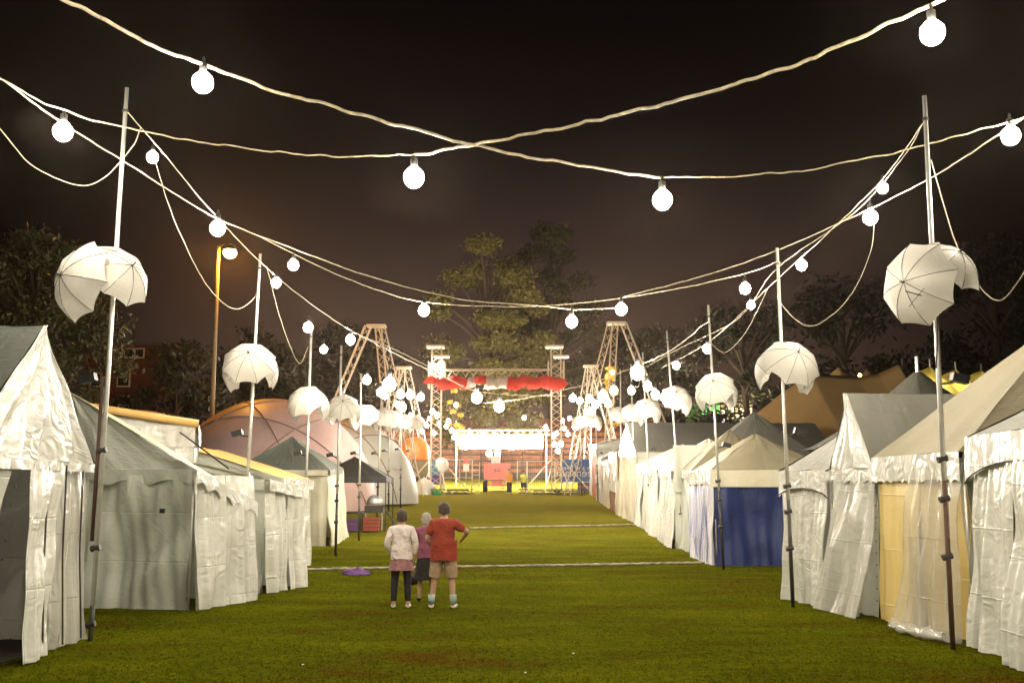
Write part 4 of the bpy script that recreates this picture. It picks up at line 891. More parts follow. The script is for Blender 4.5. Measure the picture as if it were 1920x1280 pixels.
# banners
Yn = 84
def banner(label, px0, py0, px1, py1, Y, m):
    a = P(px0, py0, Y); b = P(px1, py1, Y); r = thing('banner', label, 'banner', V((a.x+b.x)/2, Y, b.z))
    MB().grid(lambda u, v: V(a.x+(b.x-a.x)*u, Y+.05*math.sin(u*9+v*3), b.z+(a.z-b.z)*v), 20, 8).build('sheet', m, r, True)
    for x in (a.x, b.x): MB().tube([V(x, Y+.1, g(Y)), V(x, Y+.1, a.z+.05)], .04, 6).build('post', M['alu'], r)
    return r, a, b
r, a, b = banner('blue banner at the right of the stage with mirrored white lettering', 1052, 860, 1140, 903, 84, M['banner'])
text('Tourism and Events', .55, (P(1093, 876, 84).x, 83.9, P(1100, 877, 84).z), M['white'], r, True)
text('Queensland', .88, (P(1088, 886, 84).x, 83.9, P(1100, 886.5, 84).z), M['white'], r, True)
r, a, b = banner('light blue and purple banner left of the stage with white letters', 770, 864, 830, 908, 84, M['bannerp'])
MB().grid(lambda u, v: V(a.x+(b.x-a.x)*u, 83.9+.05*math.sin(u*9), a.z-1.05+1.05*v), 20, 2).build('top_stripe', mat('sky_blue_banner', (.05, .30, .6), .5), r, True)
text('GID', .85, (P(786, 888, 84).x, 83.85, P(786, 886, 84).z), M['white'], r)
# orange inflatable and dark box at left
r = thing('orange_canopy', 'glowing orange rounded canopy on a dark stall behind the white dome', 'stall', (P(778, 850, 82).x, 82, g(82)))
c = P(778, 848, 82)
MB().grid(lambda u, v: V(c.x+1.2*math.cos(u*2*PI)*math.cos(v*PI/2)**.6, 82+1.0*math.sin(u*2*PI)*math.cos(v*PI/2)**.6, c.z-.55+1.7*math.sin(v*PI/2)+.05*math.sin(u*8*PI)), 24, 10).build('canopy', mat('orange_glow_skin', (.85, .22, .03), .4, em=(1, .25, .04), ems=.15), r, True)  # faint emission added to the canopy skin, which is no lamp
MB().box((c.x-1.1, 81.2, c.z-1.9), (c.x+1.1, 82.8, c.z-.6)).build('counter', M['khaki'], r)
MB().box((c.x-.9, 81.4, g(82)), (c.x+.9, 82.6, c.z-1.92)).build('base', M['steel'], r)
# ------------------------------------------------------------------ boom lift (rear view)
Yj = 82.5; gz = g(Yj); xj = P(932, 900, Yj).x
r = thing('boom_lift', 'red-orange boom lift seen from behind under the floodlights', 'boom lift', (xj, Yj, gz))
mb = MB()
def rbox(mb, x0, x1, y0, y1, z0, z1, rad=.25):
    pr = []
    for cx, cz, a0 in ((x1-rad, z1-rad, 0), (x0+rad, z1-rad, PI/2), (x0+rad, z0+rad, PI), (x1-rad, z0+rad, 1.5*PI)):
        for i in range(5): pr.append((cx+rad*math.cos(a0+i*PI/8), cz+rad*math.sin(a0+i*PI/8)))
    n = len(pr); vs = [V(x, y0, z) for x, z in pr]+[V(x, y1, z) for x, z in pr]
    mb.add(vs, [tuple(range(n)), tuple(range(2*n-1, n-1, -1))]+[(i, i+n, (i+1) % n+n, (i+1) % n) for i in range(n)])
rbox(mb, xj-1.02, xj+1.02, Yj-.3, Yj+1.6, gz+.92, gz+2.18, .22); body = mb.build('body', M['redl'], r, False)
mb = MB(); rbox(mb, xj-.42, xj+.42, Yj-.1, Yj+2.2, gz+.5, gz+.88, .08); mb.build('chassis', M['redl'], r)
mb = MB(); mb.box((xj-1.0, Yj-.15, gz+.42), (xj+1.0, Yj+.05, gz+.58)); mb.box((xj-.7, Yj-.2, gz+.2), (xj+.7, Yj-.1, gz+.3)); mb.box((xj-.5, Yj-.22, gz+.3), (xj-.42, Yj-.1, gz+.6)); mb.box((xj+.42, Yj-.22, gz+.3), (xj+.5, Yj-.1, gz+.6)); mb.build('bumper', M['redl'], r)
for sx_ in (-1.08, 1.08):
    for yy in (.05, 1.9):
        w = MB().lathe([(.28, -.17), (.46, -.16), (.48, 0), (.46, .16), (.28, .17)], (xj+sx_*.86, Yj+yy, gz+.47), 20, Matrix.Rotation(PI/2, 4, 'Y')).build('wheel', M['tyre'], r, True)
        MB().lathe([(.05, -.19), (.26, -.18), (.26, .18), (.05, .19)], (xj+sx_*.86, Yj+yy, gz+.47), 14, Matrix.Rotation(PI/2, 4, 'Y')).build('rim', M['redl'], w, True)
MB().box((xj-.45, Yj-.05, gz+2.1), (xj+.2, Yj+.8, gz+2.75)).build('control_box', M['white'], r)
MB().tube([V(xj, Yj+.8, gz+2.2), V(xj, Yj+6, gz+4.0)], .2, 8).build('boom', M['white'], r)
text('JLG', .34, (xj+.02, Yj-.32, gz+1.62), M['black'], r, thick=.01)
# ------------------------------------------------------------------ ladder, fence gate, signs, far clutter
def P3(px, py, Y): return P(px, py, Y)
Yd = 80; gz = g(Yd)
r = thing('step_ladder', 'pale open ladder standing left of the boom lift', 'ladder', (P(892, 900, Yd).x, Yd, gz))
xa_, xb_ = P(884, 900, Yd).x, P(898, 900, Yd).x
for x in (xa_, xb_): MB().tube([V(x, Yd, gz), V(x+.05, Yd+.25, gz+2.3)], .035, 6).build('rail', M['truss'], r)
for i in range(6): MB().tube([V(xa_, Yd+.04*i, gz+.3+i*.36), V(xb_, Yd+.04*i, gz+.3+i*.36)], .025, 5).build('rung', M['truss'], r)
r = thing('temporary_fence', 'pale tubular fence panels right of the boom lift behind the yellow-shirted worker', 'fence', (P(990, 900, 81).x, 81, g(81)))
for (p0, p1) in ((970, 989), (989, 1042)):
    x0, x1 = P(p0, 900, 81).x, P(p1, 900, 81).x; z0, z1 = g(81), P(980, 864, 81).z
    mb = MB().tube([V(x0, 81, z0), V(x0, 81, z1), V(x1-.05, 81, z1), V(x1-.05, 81, z0)], .035, 6)
    mb.build('frame', M['white'], r); mb = MB()
    for i in range(1, 14): x = x0+(x1-x0)*i/14; mb.tube([V(x, 81, z0+.1), V(x, 81, z1)], .004, 3)
    for i in range(1, 6): z = z0+(z1-z0)*i/6; mb.tube([V(x0, 81, z), V(x1, 81, z)], .004, 3)
    mb.build('mesh', M['alu'], r)
r = thing('warning_sign', 'red triangular warning sign above a white notice left of the ladder', 'sign', (P(874, 900, 81).x, 81, g(81)))
c = P(874, 862, 81)
MB().add([V(c.x-.26, 80.95, c.z-.2), V(c.x+.26, 80.95, c.z-.2), V(c.x, 80.95, c.z+.3), V(c.x-.26, 80.99, c.z-.2), V(c.x+.26, 80.99, c.z-.2), V(c.x, 80.99, c.z+.3)], [(0, 1, 2), (5, 4, 3), (0, 3, 4, 1), (1, 4, 5, 2), (2, 5, 3, 0)]).build('triangle', M['red'], r)
MB().box((c.x-.22, 80.95, c.z-.85), (c.x+.22, 80.98, c.z-.28)).build('notice', M['white'], r)
MB().tube([V(c.x, 81.02, g(81)), V(c.x, 81.02, c.z+.3)], .03, 6).build('post', M['alu'], r)
r = thing('barrier', 'thin horizontal barrier rail between left tower and ladder', 'barrier', (P(850, 900, 84).x, 84, g(84)))
mb = MB()
for z in (.3, 1.0, 2.4): mb.tube([V(P(832, 900, 84).x, 84, g(84)+z), V(P(886, 900, 84).x, 84, g(84)+z)], .025, 5)
for px in (832, 862, 886): mb.tube([V(P(px, 900, 84).x, 84, g(84)), V(P(px, 900, 84).x, 84, g(84)+2.4)], .03, 5)
mb.build('rails', M['alu'], r)
# white reflector umbrella on the left tower
put(UW, 'white disc-like umbrella fixed low on the left stage tower', P(826, 872, 78.2), V(.5, -.8, .2), s=.62)
def heap(name, label, px, py, Y, w, h, m, seed, k=1.0):
    c = P(px, py, Y); r = thing(name, label, name.replace('_', ' '), (c.x, Y, g(Y)))
    MB().grid(lambda u, v: V(c.x+w*math.cos(u*2*PI)*(1-v**2)**.5*(1+.25*k*noise.noise(V(math.cos(u*6.28)*2, v*3+math.sin(u*6.28), seed))), Y+w*.7*math.sin(u*2*PI)*(1-v**2)**.5, g(Y)+h*v*(1+.3*k*noise.noise(V(math.cos(u*6.28)*2.5, v*4+math.sin(u*6.28)*2, seed+3)))), 24, 10).build('sheet', m, r, True)
heap('equipment_cover', 'white sheeted bundle at the foot of the left stage tower', 796, 905, 78, .85, 1.15, M['pvc'], 1)
heap('cable_heap', 'green heap of cable at the left tower base', 819, 910, 77.5, .35, .4, M['green'], 2)
r = thing('flight_case', 'dark purple flight case beneath the right banner', 'case', (P(1094, 905, 82).x, 82, g(82)))
c = P(1094, 908, 82); MB().box((c.x-.45, 81.7, g(82)+.12), (c.x+.45, 82.3, g(82)+.75)).build('box', mat('maroon_case', (.12, .02, .05), .5), r)
for a in (-.35, .35): MB().lathe([(.06, -.03), (.06, .03)], (c.x+a, 81.75, g(82)+.06), 10, Matrix.Rotation(PI/2, 4, 'Y')).build('castor', M['black'], r)
MB().tube([V(c.x-.45, 81.68, g(82)+.43), V(c.x+.45, 81.68, g(82)+.43)], .02, 4).build('trim', M['alu'], r)
for i, (px0, px1, py) in enumerate(((835, 880, 912), (1000, 1050, 914), (1050, 1100, 916))):
    Y = 78-i*.5; a = P(px0, py, Y); b = P(px1, py, Y)
    o = tag(truss(MB(), V(a.x, Y, g(Y)+.2), V(b.x, Y, g(Y)+.2), .26, .03, .45).build('truss_section', M['steel'], None, origin=V(a.x, Y, g(Y))), ['dark spare truss section on the grass right of the left tower', 'dark spare truss section on the grass left of the right tower', 'dark spare truss section on the grass right of the right tower'][i], 'truss section', 'spare truss sections on the ground')
# ------------------------------------------------------------------ rope / cable covers across the aisle
for i, (pa, pb, lab) in enumerate((((560, 1070), (1336, 1056), 'nearer pale striped cable protector lying across the aisle'), ((880, 991), (1188, 984), 'farther pale cable protector lying across the aisle'))):
    a = gnd(*pa); b = gnd(*pb); pts = []
    for k in range(121):
        p = a.lerp(b, k/120); p.y += .10*math.sin(k*.05)+.03*noise.noise(V(k*.1, 1, 1)); p.z = g(p.y)+.035+.008*math.sin(k*2.2); pts.append(p)
    tag(MB().tube(pts, .035, 6).build('cable_protector', M['prot'], None, True, origin=a), lab, 'cable protector', 'cable protectors across the aisle')
heap('cloth_heap', 'crumpled purple cloth lying on the grass left of the walkers', 668, 1064, 26.8, .34, .13, M['purple'], 4, 3.0)
for i, (px, py) in enumerate(((1075, 1226), (985, 1262), (568, 1247))):
    p = gnd(px, py); tag(MB().lathe([(.005, 0), (.018, .005), (.014, .012), (.004, .016)], (p.x, p.y, .003), 7).build('litter', M['white'], None, origin=(p.x, p.y, 0)), ['tiny white scrap on the grass below the walkers to the right', 'tiny white scrap at the bottom edge of the grass', 'tiny white scrap on the grass at lower left'][i], 'litter')
# ------------------------------------------------------------------ people
skin = mat('skin', (.45, .26, .17), .55, var=.06)
hairb = mat('brown_hair', (.05, .03, .02), .6, bump=.6, bscale=60); hairg = mat('grey_hair', (.35, .31, .26), .6, bump=.6, bscale=60)
def fab(n, c): return mat(n, c, .85, bump=1.0, bscale=9, var=.2)
def skinned(name, joints, bones, m, parent, sub=2, loc=None):
    """joints: name -> (pos, radius); one continuous surface"""
    names = list(joints); me = bpy.data.meshes.new(name); off = ORG[parent.name]
    me.from_pydata([tuple(Vector(joints[n][0])) for n in names], [(names.index(a), names.index(b)) for a, b in bones], [])
    me.materials.append(m); o = bpy.data.objects.new(name, me); COL.objects.link(o); o.parent = parent; ORG[o.name] = off
    md = o.modifiers.new('skin', 'SKIN'); md.use_smooth_shade = True; md.branch_smoothing = .3
    sv = me.skin_vertices[0].data
    for i, n in enumerate(names):
        r = joints[n][1]; sv[i].radius = r if isinstance(r, tuple) else (r, r); sv[i].use_root = (i == 0)
    s = o.modifiers.new('sub', 'SUBSURF'); s.levels = sub; s.render_levels = sub
    return o
def person(label, loc, rz, hgt, pose, look, group=None):
    r = thing('person', label, 'person', loc, group, local=True); r.rotation_euler = (0, 0, rz); s = hgt/1.75; r.scale = (s, s, s)
    # figure faces +Y (away from the camera); x to the right
    J = {'pel': (V(0, 0, .96), (.145, .11)), 'wai': (V(0, .01, 1.10), (.13, .10)), 'che': (V(0, 0, 1.30), (.155, .11)), 'shc': (V(0, -.01, 1.43), (.10, .08)), 'nek': (V(0, .01, 1.52), .052),
         'hd0': (V(0, .03, 1.60), (.068, .08)), 'hd1': (V(0, .025, 1.68), (.078, .098)), 'hd2': (V(0, .015, 1.735), (.05, .06)), 'nose': (V(0, .125, 1.63), .016)}
    B = [('pel', 'wai'), ('wai', 'che'), ('che', 'shc'), ('shc', 'nek'), ('nek', 'hd0'), ('hd0', 'hd1'), ('hd1', 'hd2'), ('hd0', 'nose')]
    for sd, sg in (('l', -1), ('r', 1)):
        sp = pose.get('st'+sd, 0); fx = pose.get('foot'+sd, sg*.13)
        J['hip'+sd] = (V(sg*.09, 0, .90), (.10, .10)); J['kne'+sd] = (V((sg*.09+fx)/2*1.05, .02, .50), .062); J['ank'+sd] = (V(fx, sp-.02, .09), .042); J['hee'+sd] = (V(fx, sp-.05, .035), .036); J['toe'+sd] = (V(fx*1.12, sp+.15, .03), .034)
        B += [('pel', 'hip'+sd), ('hip'+sd, 'kne'+sd), ('kne'+sd, 'ank'+sd), ('ank'+sd, 'hee'+sd), ('ank'+sd, 'toe'+sd)]
        sh = V(sg*.175, -.01, 1.40); el, wr = pose.get('arm'+sd, (V(sg*.25, -.03, 1.13), V(sg*.24, .08, .90)))
        J['sho'+sd] = (sh, .065); J['elb'+sd] = (el, .043); J['wri'+sd] = (wr, .030)
        dr = (wr-el).normalized(); side = dr.cross(V(0, 1, 0)); side = side.normalized() if side.length > .1 else V(1, 0, 0)
        up = dr.cross(side)
        pm = wr+dr*.06; J['pal'+sd] = (pm, (.036, .018))
        B += [('shc', 'sho'+sd), ('sho'+sd, 'elb'+sd), ('elb'+sd, 'wri'+sd), ('wri'+sd, 'pal'+sd)]
        for f in range(4):
            off = up*((f-1.5)*.019); ln = (.062, .075, .070, .055)[f]
            J['f%d%s' % (f, sd)] = (pm+dr*(.03+ln*.55)+off+side*.004, .0088); J['g%d%s' % (f, sd)] = (pm+dr*(.03+ln)+off*1.05+side*(.020+.004*f), .0075)
            B += [('pal'+sd, 'f%d%s' % (f, sd)), ('f%d%s' % (f, sd), 'g%d%s' % (f, sd))]
        J['t1'+sd] = (wr+dr*.045-up*.038, .010); J['t2'+sd] = (wr+dr*.08-up*.05+side*.01, .0085); B += [('wri'+sd, 't1'+sd), ('t1'+sd, 't2'+sd)]
    skinned('body', J, B, skin, r)
    # hair cap, fitted round the skull
    hm = look['hair']; hl = look.get('hairlen', .0)
    mb = MB()
    mb.grid(lambda u, v: V(.094*math.cos(u*2*PI)*math.sin(v*PI*.62)*(1+.04*math.sin(u*40)), .016+.112*math.sin(u*2*PI)*math.sin(v*PI*.62)-.010, 1.672+.098*math.cos(v*PI*.62)-(hl if math.sin(u*2*PI) < .2 else -.03)*max(0, v-.55)*4.5), 32, 12); mb.v = [tuple(Vector(p)*(1+0*i)+Vector((noise.noise(Vector(p)*38), noise.noise(Vector(p)*38+V(9, 0, 0)), noise.noise(Vector(p)*30+V(0, 9, 0))*.8))*.014) for i, p in enumerate(mb.v)]; mb.build('hair', hm, r, True)
    for sg in (-1, 1): MB().lathe([(.004, -.02), (.016, -.012), (.018, .01), (.006, .028)], (sg*.098, .02, 1.625), 8).build('ear', skin, r, True)
    for sg in (-1, 1): MB().lathe([(.003, -.008), (.009, 0), (.003, .008)], (sg*.03, .115, 1.655), 8).build('eye', M['black'], r, True)
    MB().tube([V(-.022, .114, 1.585), V(0, .12, 1.583), V(.022, .114, 1.585)], .005, 5).build('mouth', mat('lips', (.35, .12, .09), .5), r, True)
    # shirt
    k = look.get('bulk', 1.0); hem = look.get('hem', .93)
    S = {'w0': (V(0, 0, hem-.03), (.190*k, .155*k)), 'w1': (V(0, .0, 1.10), (.165*k, .128*k)), 'w2': (V(0, 0, 1.30), (.18*k, .135*k)), 'w3': (V(0, -.01, 1.43), (.115*k, .095)), 'w4': (V(0, .0, 1.495), (.068, .062))}
    SB = [('w0', 'w1'), ('w1', 'w2'), ('w2', 'w3'), ('w3', 'w4')]
    for sd, sg in (('l', -1), ('r', 1)):
        el = J['elb'+sd][0]; wr = J['wri'+sd][0]; sh = J['sho'+sd][0]
        S['s'+sd] = (sh+V(0, 0, .005), .085*k); S['e'+sd] = (sh.lerp(el, .9 if look.get('sleeve', .5) > .6 else .8), .066); SB += [('w3', 's'+sd), ('s'+sd, 'e'+sd)]
        if look.get('sleeve', .5) > .6: S['e'+sd] = (el, .060); S['c'+sd] = (el.lerp(wr, .85), .043); SB += [('e'+sd, 'c'+sd)]
    skinned('shirt', S, SB, look['shirt'], r)
    mb = MB(); hz = hem-.06
    mb.grid(lambda u, v: V((.178*k+.008*math.sin(u*2*PI*5+2)*(1-v))*math.cos(u*2*PI), (.140*k+.012*math.sin(u*2*PI*4)*(1-v))*math.sin(u*2*PI), hz+.010*math.sin(u*2*PI*3)*(1-v)+(1.12-hz)*v), 40, 8); mb.build('shirt_hem', look['shirt'], r, True)
    if 'skirt' in look:
        m_, z0, wr_ = look['skirt']
        mb = MB(); mb.grid(lambda u, v: V((wr_+(.155-wr_)*v+.012*math.sin(u*2*PI*9)*(1-v))*math.cos(u*2*PI), (wr_*.8+(.12-wr_*.8)*v+.012*math.sin(u*2*PI*9)*(1-v))*math.sin(u*2*PI), z0+(1.0-z0)*v), 64, 10); mb.build('skirt', m_, r, True)
    if 'legs' in look:
        m_, z0, lr = look['legs']; T = {'p': (V(0, 0, .95), (.14, .11)) if z0 < .2 else (V(0, 0, .97), (.150, .12))}; TB = []
        for sd in 'lr':
            h_, kn, an = J['hip'+sd][0], J['kne'+sd][0], J['ank'+sd][0]
            T['h'+sd] = (h_-V(0, 0, .05), .10 if z0 < .2 else .122); TB.append(('p', 'h'+sd))
            if z0 > .4: T['k'+sd] = (h_.lerp(kn, (.9-z0)/.4), lr); TB.append(('h'+sd, 'k'+sd))
            else: T['k'+sd] = (kn, lr); T['a'+sd] = (kn.lerp(an, (.5-z0)/.41), lr*.8); TB += [('h'+sd, 'k'+sd), ('k'+sd, 'a'+sd)]
        skinned('trousers', T, TB, m_, r)
        if z0 > .4:
            for sd in 'lr':
                h_, kn = J['hip'+sd][0], J['kne'+sd][0]; a_ = h_+V(0, 0, .04); b_ = h_.lerp(kn, (.9-z0)/.4)
                MB().tube([a_, a_.lerp(b_, .4), a_.lerp(b_, .8), b_], [.110, .116, .108, .104], 14, False).build('shorts_leg', m_, r, True)
    for sd in 'lr':
        a = J['ank'+sd][0]; t_ = J['toe'+sd][0]
        T = {'a': (V(a.x, a.y-.04, .05), (.046, .048)), 'b': (a.lerp(t_, .5)*1+V(0, 0, -.005), (.048, .044)), 'c': (t_+V(0, .02, .008), (.044, .034))}
        skinned('shoe', T, [('a', 'b'), ('b', 'c')], look.get('shoe', M['white']), r)
        if 'sock' in look: MB().tube([V(a.x, a.y, .09), V(a.x*.98, a.y+.005, .24)], [.052, .06], 10).build('sock', look['sock'], r, True)
    return r
q = gnd(748, 1140)
person('walker in a white shirt over dark leggings, leftmost of three on the grass', (q.x+.03, q.y, 0), .05, 1.70, {'armr': (V(.27, -.05, 1.14), V(.22, .03, .92)), 'arml': (V(-.27, -.03, 1.14), V(-.19, .12, .96))},
       dict(hair=hairb, hairlen=.04, shirt=fab('white_shirt', (.72, .62, .58)), hem=.94, sleeve=.9, bulk=1.12, skirt=(fab('mauve_skirt', (.30, .14, .14)), .68, .228), legs=(fab('black_leggings', (.012, .008, .012)),   .10, .075), shoe=M['white']), 'people walking up the aisle')
q = gnd(829, 1141)
person('big walker in a red shirt, beige shorts and pale socks with one elbow bent out', (q.x+.02, q.y, 0), -.08, 1.83, {'armr': (V(.40, .06, 1.27), V(.30, .22, 1.16)), 'arml': (V(-.29, -.02, 1.15), V(-.22, .14, 1.0)), 'footl': -.20, 'footr': .17},
       dict(hair=hairb, hairlen=.03, shirt=fab('red_shirt', (.27, .03, .01)), hem=.86, bulk=1.28, legs=(fab('beige_shorts', (.36, .24, .14)), .52, .095), shoe=M['white'], sock=fab('pale_socks', (.35, .42, .38))), 'people walking up the aisle')
q = gnd(800, 1126)
person('shorter grey-haired walker in purple top and black skirt, half hidden behind the red shirt', (q.x-.02, q.y, 0), .1, 1.62, {'arml': (V(-.25, 0, 1.12), V(-.26, .04, .86))},
       dict(hair=hairg, hairlen=.05, shirt=fab('plum_top', (.22, .06, .10)), hem=.92, bulk=1.05, skirt=(fab('black_skirt', (.015, .012, .012)), .42, .23), shoe=M['black']), 'people walking up the aisle')
r = thing('handbag', 'dark handbag hanging from the left hand of the grey-haired walker', 'bag', (q.x-.27, q.y+.03, .42))
c = V(q.x-.27, q.y+.04, .40); mb = MB(); mb.grid(lambda u, v: V(c.x+.15*math.cos(u*2*PI)*math.sin(v*PI)**.5, c.y+.06*math.sin(u*2*PI)*math.sin(v*PI)**.5, c.z-.12+.24*v), 24, 10); mb.build('pouch', M['black'], r, True)
MB().tube([c+V(-.09, 0, .1), c+V(-.04, 0, .30), c+V(.02, 0, .36), c+V(.06, 0, .28), c+V(.09, 0, .1)], .008, 5).build('strap', M['black'], r, True)
q = gnd(982, 916)
person('far worker in a bright yellow shirt and dark shorts facing the camera', (P(982, 900, 79).x, 79, g(79)), PI, 1.72, {}, dict(hair=hairb, shirt=fab('hi_vis_yellow', (.75, .85, .12)), hem=.92, bulk=1.1, legs=(fab('navy_shorts', (.03, .035, .06)), .5, .09), shoe=M['white']), 'workers by the stage')
person('far worker in orange vest and black trousers beside the boom lift wheel', (P(955, 900, 78.5).x, 78.5, g(78.5)), PI+.3, 1.85, {}, dict(hair=hairb, shirt=fab('hi_vis_orange', (.85, .35, .06)), hem=.9, bulk=1.15, legs=(fab('black_trousers', (.015, .015, .02)), .09, .075), shoe=M['black']), 'workers by the stage')
# ------------------------------------------------------------------ trees
def tree(label, px, Y, ptop, wpx, m, n=9000, ls=.3, base=None, seed=0, group=None, clumps=46, low=.28, name='tree'):
    x = (px-960)/2000*Y; top = H+(920-ptop)/2000*Y; hw = wpx/2000*Y/2; gz = g(Y)
    rs = np.random.default_rng(seed+50)
    r = thing(name, label, 'tree', (x, Y, gz), group); hh = top-gz
    mb = MB(); mb.tube([V(x, Y, gz), V(x+.2, Y, gz+hh*.25), V(x-.1, Y+.3, gz+hh*.55), V(x, Y, gz+hh*.85)], [hh*.028, hh*.022, hh*.014, hh*.004], 9)
    cl = []
    for i in range(clumps):
        a = rs.random()*2*PI; t = rs.random(); zz = low+(1-low)*t
        prof = math.sin(PI*min(1, (t*.82+.16)))**.6
        rr = hw*prof*(.35+.62*rs.random()**.6)
        c = V(x+rr*math.cos(a), Y+rr*math.sin(a)*.8, gz+hh*zz*.95); cl.append((c, hw*(.16+.16*rs.random())))
        if i % 2 == 0:
            s = V(x, Y, gz+hh*(.25+.5*t*.8)); mb.tube([s, s.lerp(c, .5)+V(0, 0, .3), c], [hh*.010, hh*.006, hh*.002], 5, False)
    mb.build('trunk', M['bark'], r, True)
    k = n//clumps; pts = []
    for c, cr_ in cl:
        d = rs.normal(size=(k, 3)); d /= np.linalg.norm(d, axis=1)[:, None]; rad = cr_*(rs.random(k)**.45)*(.7+.6*rs.random(k))
        pts.append(np.array(c)[None]+d*rad[:, None]*np.array([1.15, 1, .75]))
    p = np.concatenate(pts); N = len(p); a = rs.normal(size=(N, 3)); a /= np.linalg.norm(a, axis=1)[:, None]; b = np.cross(a, rs.normal(size=(N, 3))); b /= np.linalg.norm(b, axis=1)[:, None]
    s = ls*(.5+rs.random(N))[:, None]; p = p-np.array([x, Y, gz])
    v = np.stack([p-a*s, p+b*s*.45, p+a*s, p-b*s*.45], 1).reshape(-1, 3)
    me = bpy.data.meshes.new('crown'); me.vertices.add(4*N); me.vertices.foreach_set('co', v.ravel()); me.loops.add(4*N); me.loops.foreach_set('vertex_index', np.arange(4*N)); me.polygons.add(N); me.polygons.foreach_set('loop_start', np.arange(N)*4); me.update(calc_edges=True); me.materials.append(m)
    o = bpy.data.objects.new('crown', me); COL.objects.link(o); o.parent = r
    return r
GT = 'trees behind the fairground'
tree('tall pale-leaved tree rising behind the stage arch, lit olive-yellow', 915, 108, 425, 235, M['leaf'], 30000, .20, seed=1, group=GT, clumps=60, low=.12)
tree('darker tree with rounded top just right of the central tree', 1035, 118, 400, 190, M['leafm'], 18000, .24, seed=2, group=GT)
tree('big dark tree at the left edge above the nearest left tent', 60, 52, 405, 330, M['leafm'], 26000, .13, seed=3, group=GT, clumps=70, low=.1)
tree('low dark tree behind the brick building left of the street lamp', 330, 85, 640, 260, M['leafd'], 7000, .25, seed=4, group=GT, low=.05)
tree('dark bushy tree behind the second left umbrella cluster', 500, 95, 610, 230, M['leafd'], 7000, .28, seed=5, group=GT, low=.05)
tree('dark tree behind the tall left truss mast', 660, 118, 600, 240, M['leafd'], 7000, .34, seed=6, group=GT, low=.05)
tree('dark tree behind the right truss masts', 1210, 120, 610, 260, M['leafd'], 7000, .34, seed=7, group=GT, low=.05)
tree('dark spreading tree behind the third right umbrella cluster', 1400, 95, 560, 300, M['leafd'], 8000, .28, seed=8, group=GT, low=.05)
tree('very dark tree above the brown marquee ridge', 1590, 100, 520, 330, M['leafd'], 8000, .3, seed=9, group=GT, low=.05)
tree('very dark tall tree at the right edge above the khaki roof', 1880, 112, 450, 400, M['leafd'], 10000, .32, seed=10, group=GT, low=.05)
tree('small amber-lit tree glowing behind the tall right mast', 1147, 96, 680, 34, M['leafy'], 1800, .16, seed=11, clumps=16, low=.45)
tree('orange-lit slender tree inside the arch beside the left tower', 853, 98, 715, 34, M['leafy'], 1500, .16, seed=12, clumps=14, low=.3)
p = P(1148, 694, 94.5); o = copy_tree(LP); o.name = 'amber_floodlight'
o.location = p; o['label'] = 'yellow lamp glowing in front of the small amber tree'; o['category'] = 'lamp'; o.scale = (1.6, 1.6, 1.6)
if 'group' in o: del o['group']
for c in o.children:
    if c.name.startswith('globe'): c.data = c.data.copy(); c.data.materials[0] = M['yglow']
# ------------------------------------------------------------------ buildings
def building(label, px0, px1, ptop, Y, m, wins, wm, h2=None, name='building'):
    x0, x1 = (px0-960)/2000*Y, (px1-960)/2000*Y; top = H+(920-ptop)/2000*Y; gz = g(Y)
    r = thing(name, label, 'building', ((x0+x1)/2, Y, gz)); MB().box((x0, Y, gz), (x1, Y+8, top)).build('wall', m, r)
    MB().box((x0-.3, Y-.3, top), (x1+.3, Y+8.3, top+.3)).build('roof', M['dkgrey'], r)
    for (wx, wy, ww, wh) in wins:
        a = P(wx, wy, Y); w = ww/2000*Y; h = wh/2000*Y
        f = MB().box((a.x-w/2-.12, Y-.08, a.z-h/2-.12), (a.x+w/2+.12, Y-.003, a.z+h/2+.12)).build('window', M['white'] if wm == 'dark' else M['steel'], r)
        MB().box((a.x-w/2, Y-.12, a.z-h/2), (a.x+w/2, Y-.085, a.z+h/2)).box((a.x-.04, Y-.14, a.z-h/2), (a.x+.04, Y-.122, a.z+h/2)).build('pane', M['win'] if wm == 'dark' else wm, f)
    return r
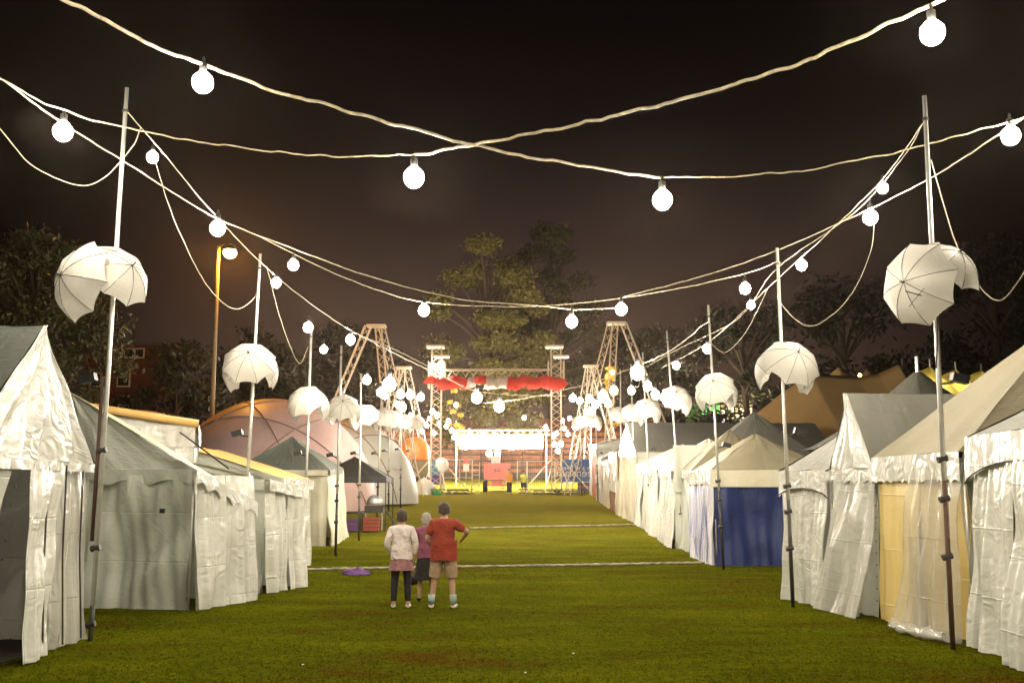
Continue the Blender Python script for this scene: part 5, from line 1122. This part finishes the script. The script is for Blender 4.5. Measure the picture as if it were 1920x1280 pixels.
building('dim red-brick building with dark windows behind the left tree', 150, 290, 648, 96, M['brick'], [(232, 712, 20, 22), (180, 712, 16, 22), (222, 662, 14, 14), (242, 662, 14, 14), (262, 662, 14, 14), (195, 662, 14, 14), (232, 752, 16, 18)], 'dark')
building('lit glasshouse with green-glowing wall behind the third right umbrellas', 1312, 1350, 752, 100, mat('green_lit_wall', (.1, .35, .08), .6), [(1320, 768, 10, 18), (1334, 768, 10, 18), (1346, 768, 6, 18)], M['gglow'])
building('lit building with row of warm windows right of the green glasshouse', 1350, 1412, 758, 101, mat('ochre_wall', (.5, .32, .1), .7), [(1356+i*8.5, 778, 5, 26) for i in range(7)], M['wglow'])
o = copy_tree(LP); o.name = 'wall_lamp'; o.location = P(1397, 768, 97); o['label'] = 'glaring lamp on the warm-lit building left of the brown marquee'; o['category'] = 'lamp'; o.scale = (2.4, 2.4, 2.4)
if 'group' in o: del o['group']
o = copy_tree(LP); o.name = 'marquee_lamp'; o.location = P(1612, 700, 63); o['label'] = 'small orange lamp on the ridge of the brown marquee'; o['category'] = 'lamp'; o.scale = (.9, .9, .9)
if 'group' in o: del o['group']
for c in o.children:
    if c.name.startswith('globe'): c.data = c.data.copy(); c.data.materials[0] = M['amber']
for pr in (U2, U3): pass

# ------------------------------------------------------------------ night haze lit by the bulbs
hm, ht, hb, ho = newmat('haze_air'); ht.nodes.remove(hb)
pv = ht.nodes.new('ShaderNodeVolumePrincipled'); pv.inputs['Color'].default_value = (.95, .74, .58, 1); pv.inputs['Density'].default_value = HAZE; pv.inputs['Anisotropy'].default_value = .9
ht.links.new(pv.outputs[0], ho.inputs['Volume'])
tag(MB().box((-70, -12, -1.2), (70, 140, 42)).build('haze', hm), 'thin night haze glowing round the bulbs', None, kind='stuff')

for i, c_ in enumerate(OL):  # unseen lamps added inside the olive peaks to make the canvas glow
    o = copy_tree(LF); o.name = 'marquee_lamp'; o.location = c_; o['category'] = 'lamp'; o.scale = (1.3, 1.3, 1.3); o['group'] = 'lamps added inside the olive marquees'
    o['label'] = 'added unseen lamp inside the %s olive-yellow peak, making its canvas glow' % ('first', 'middle', 'last')[i]
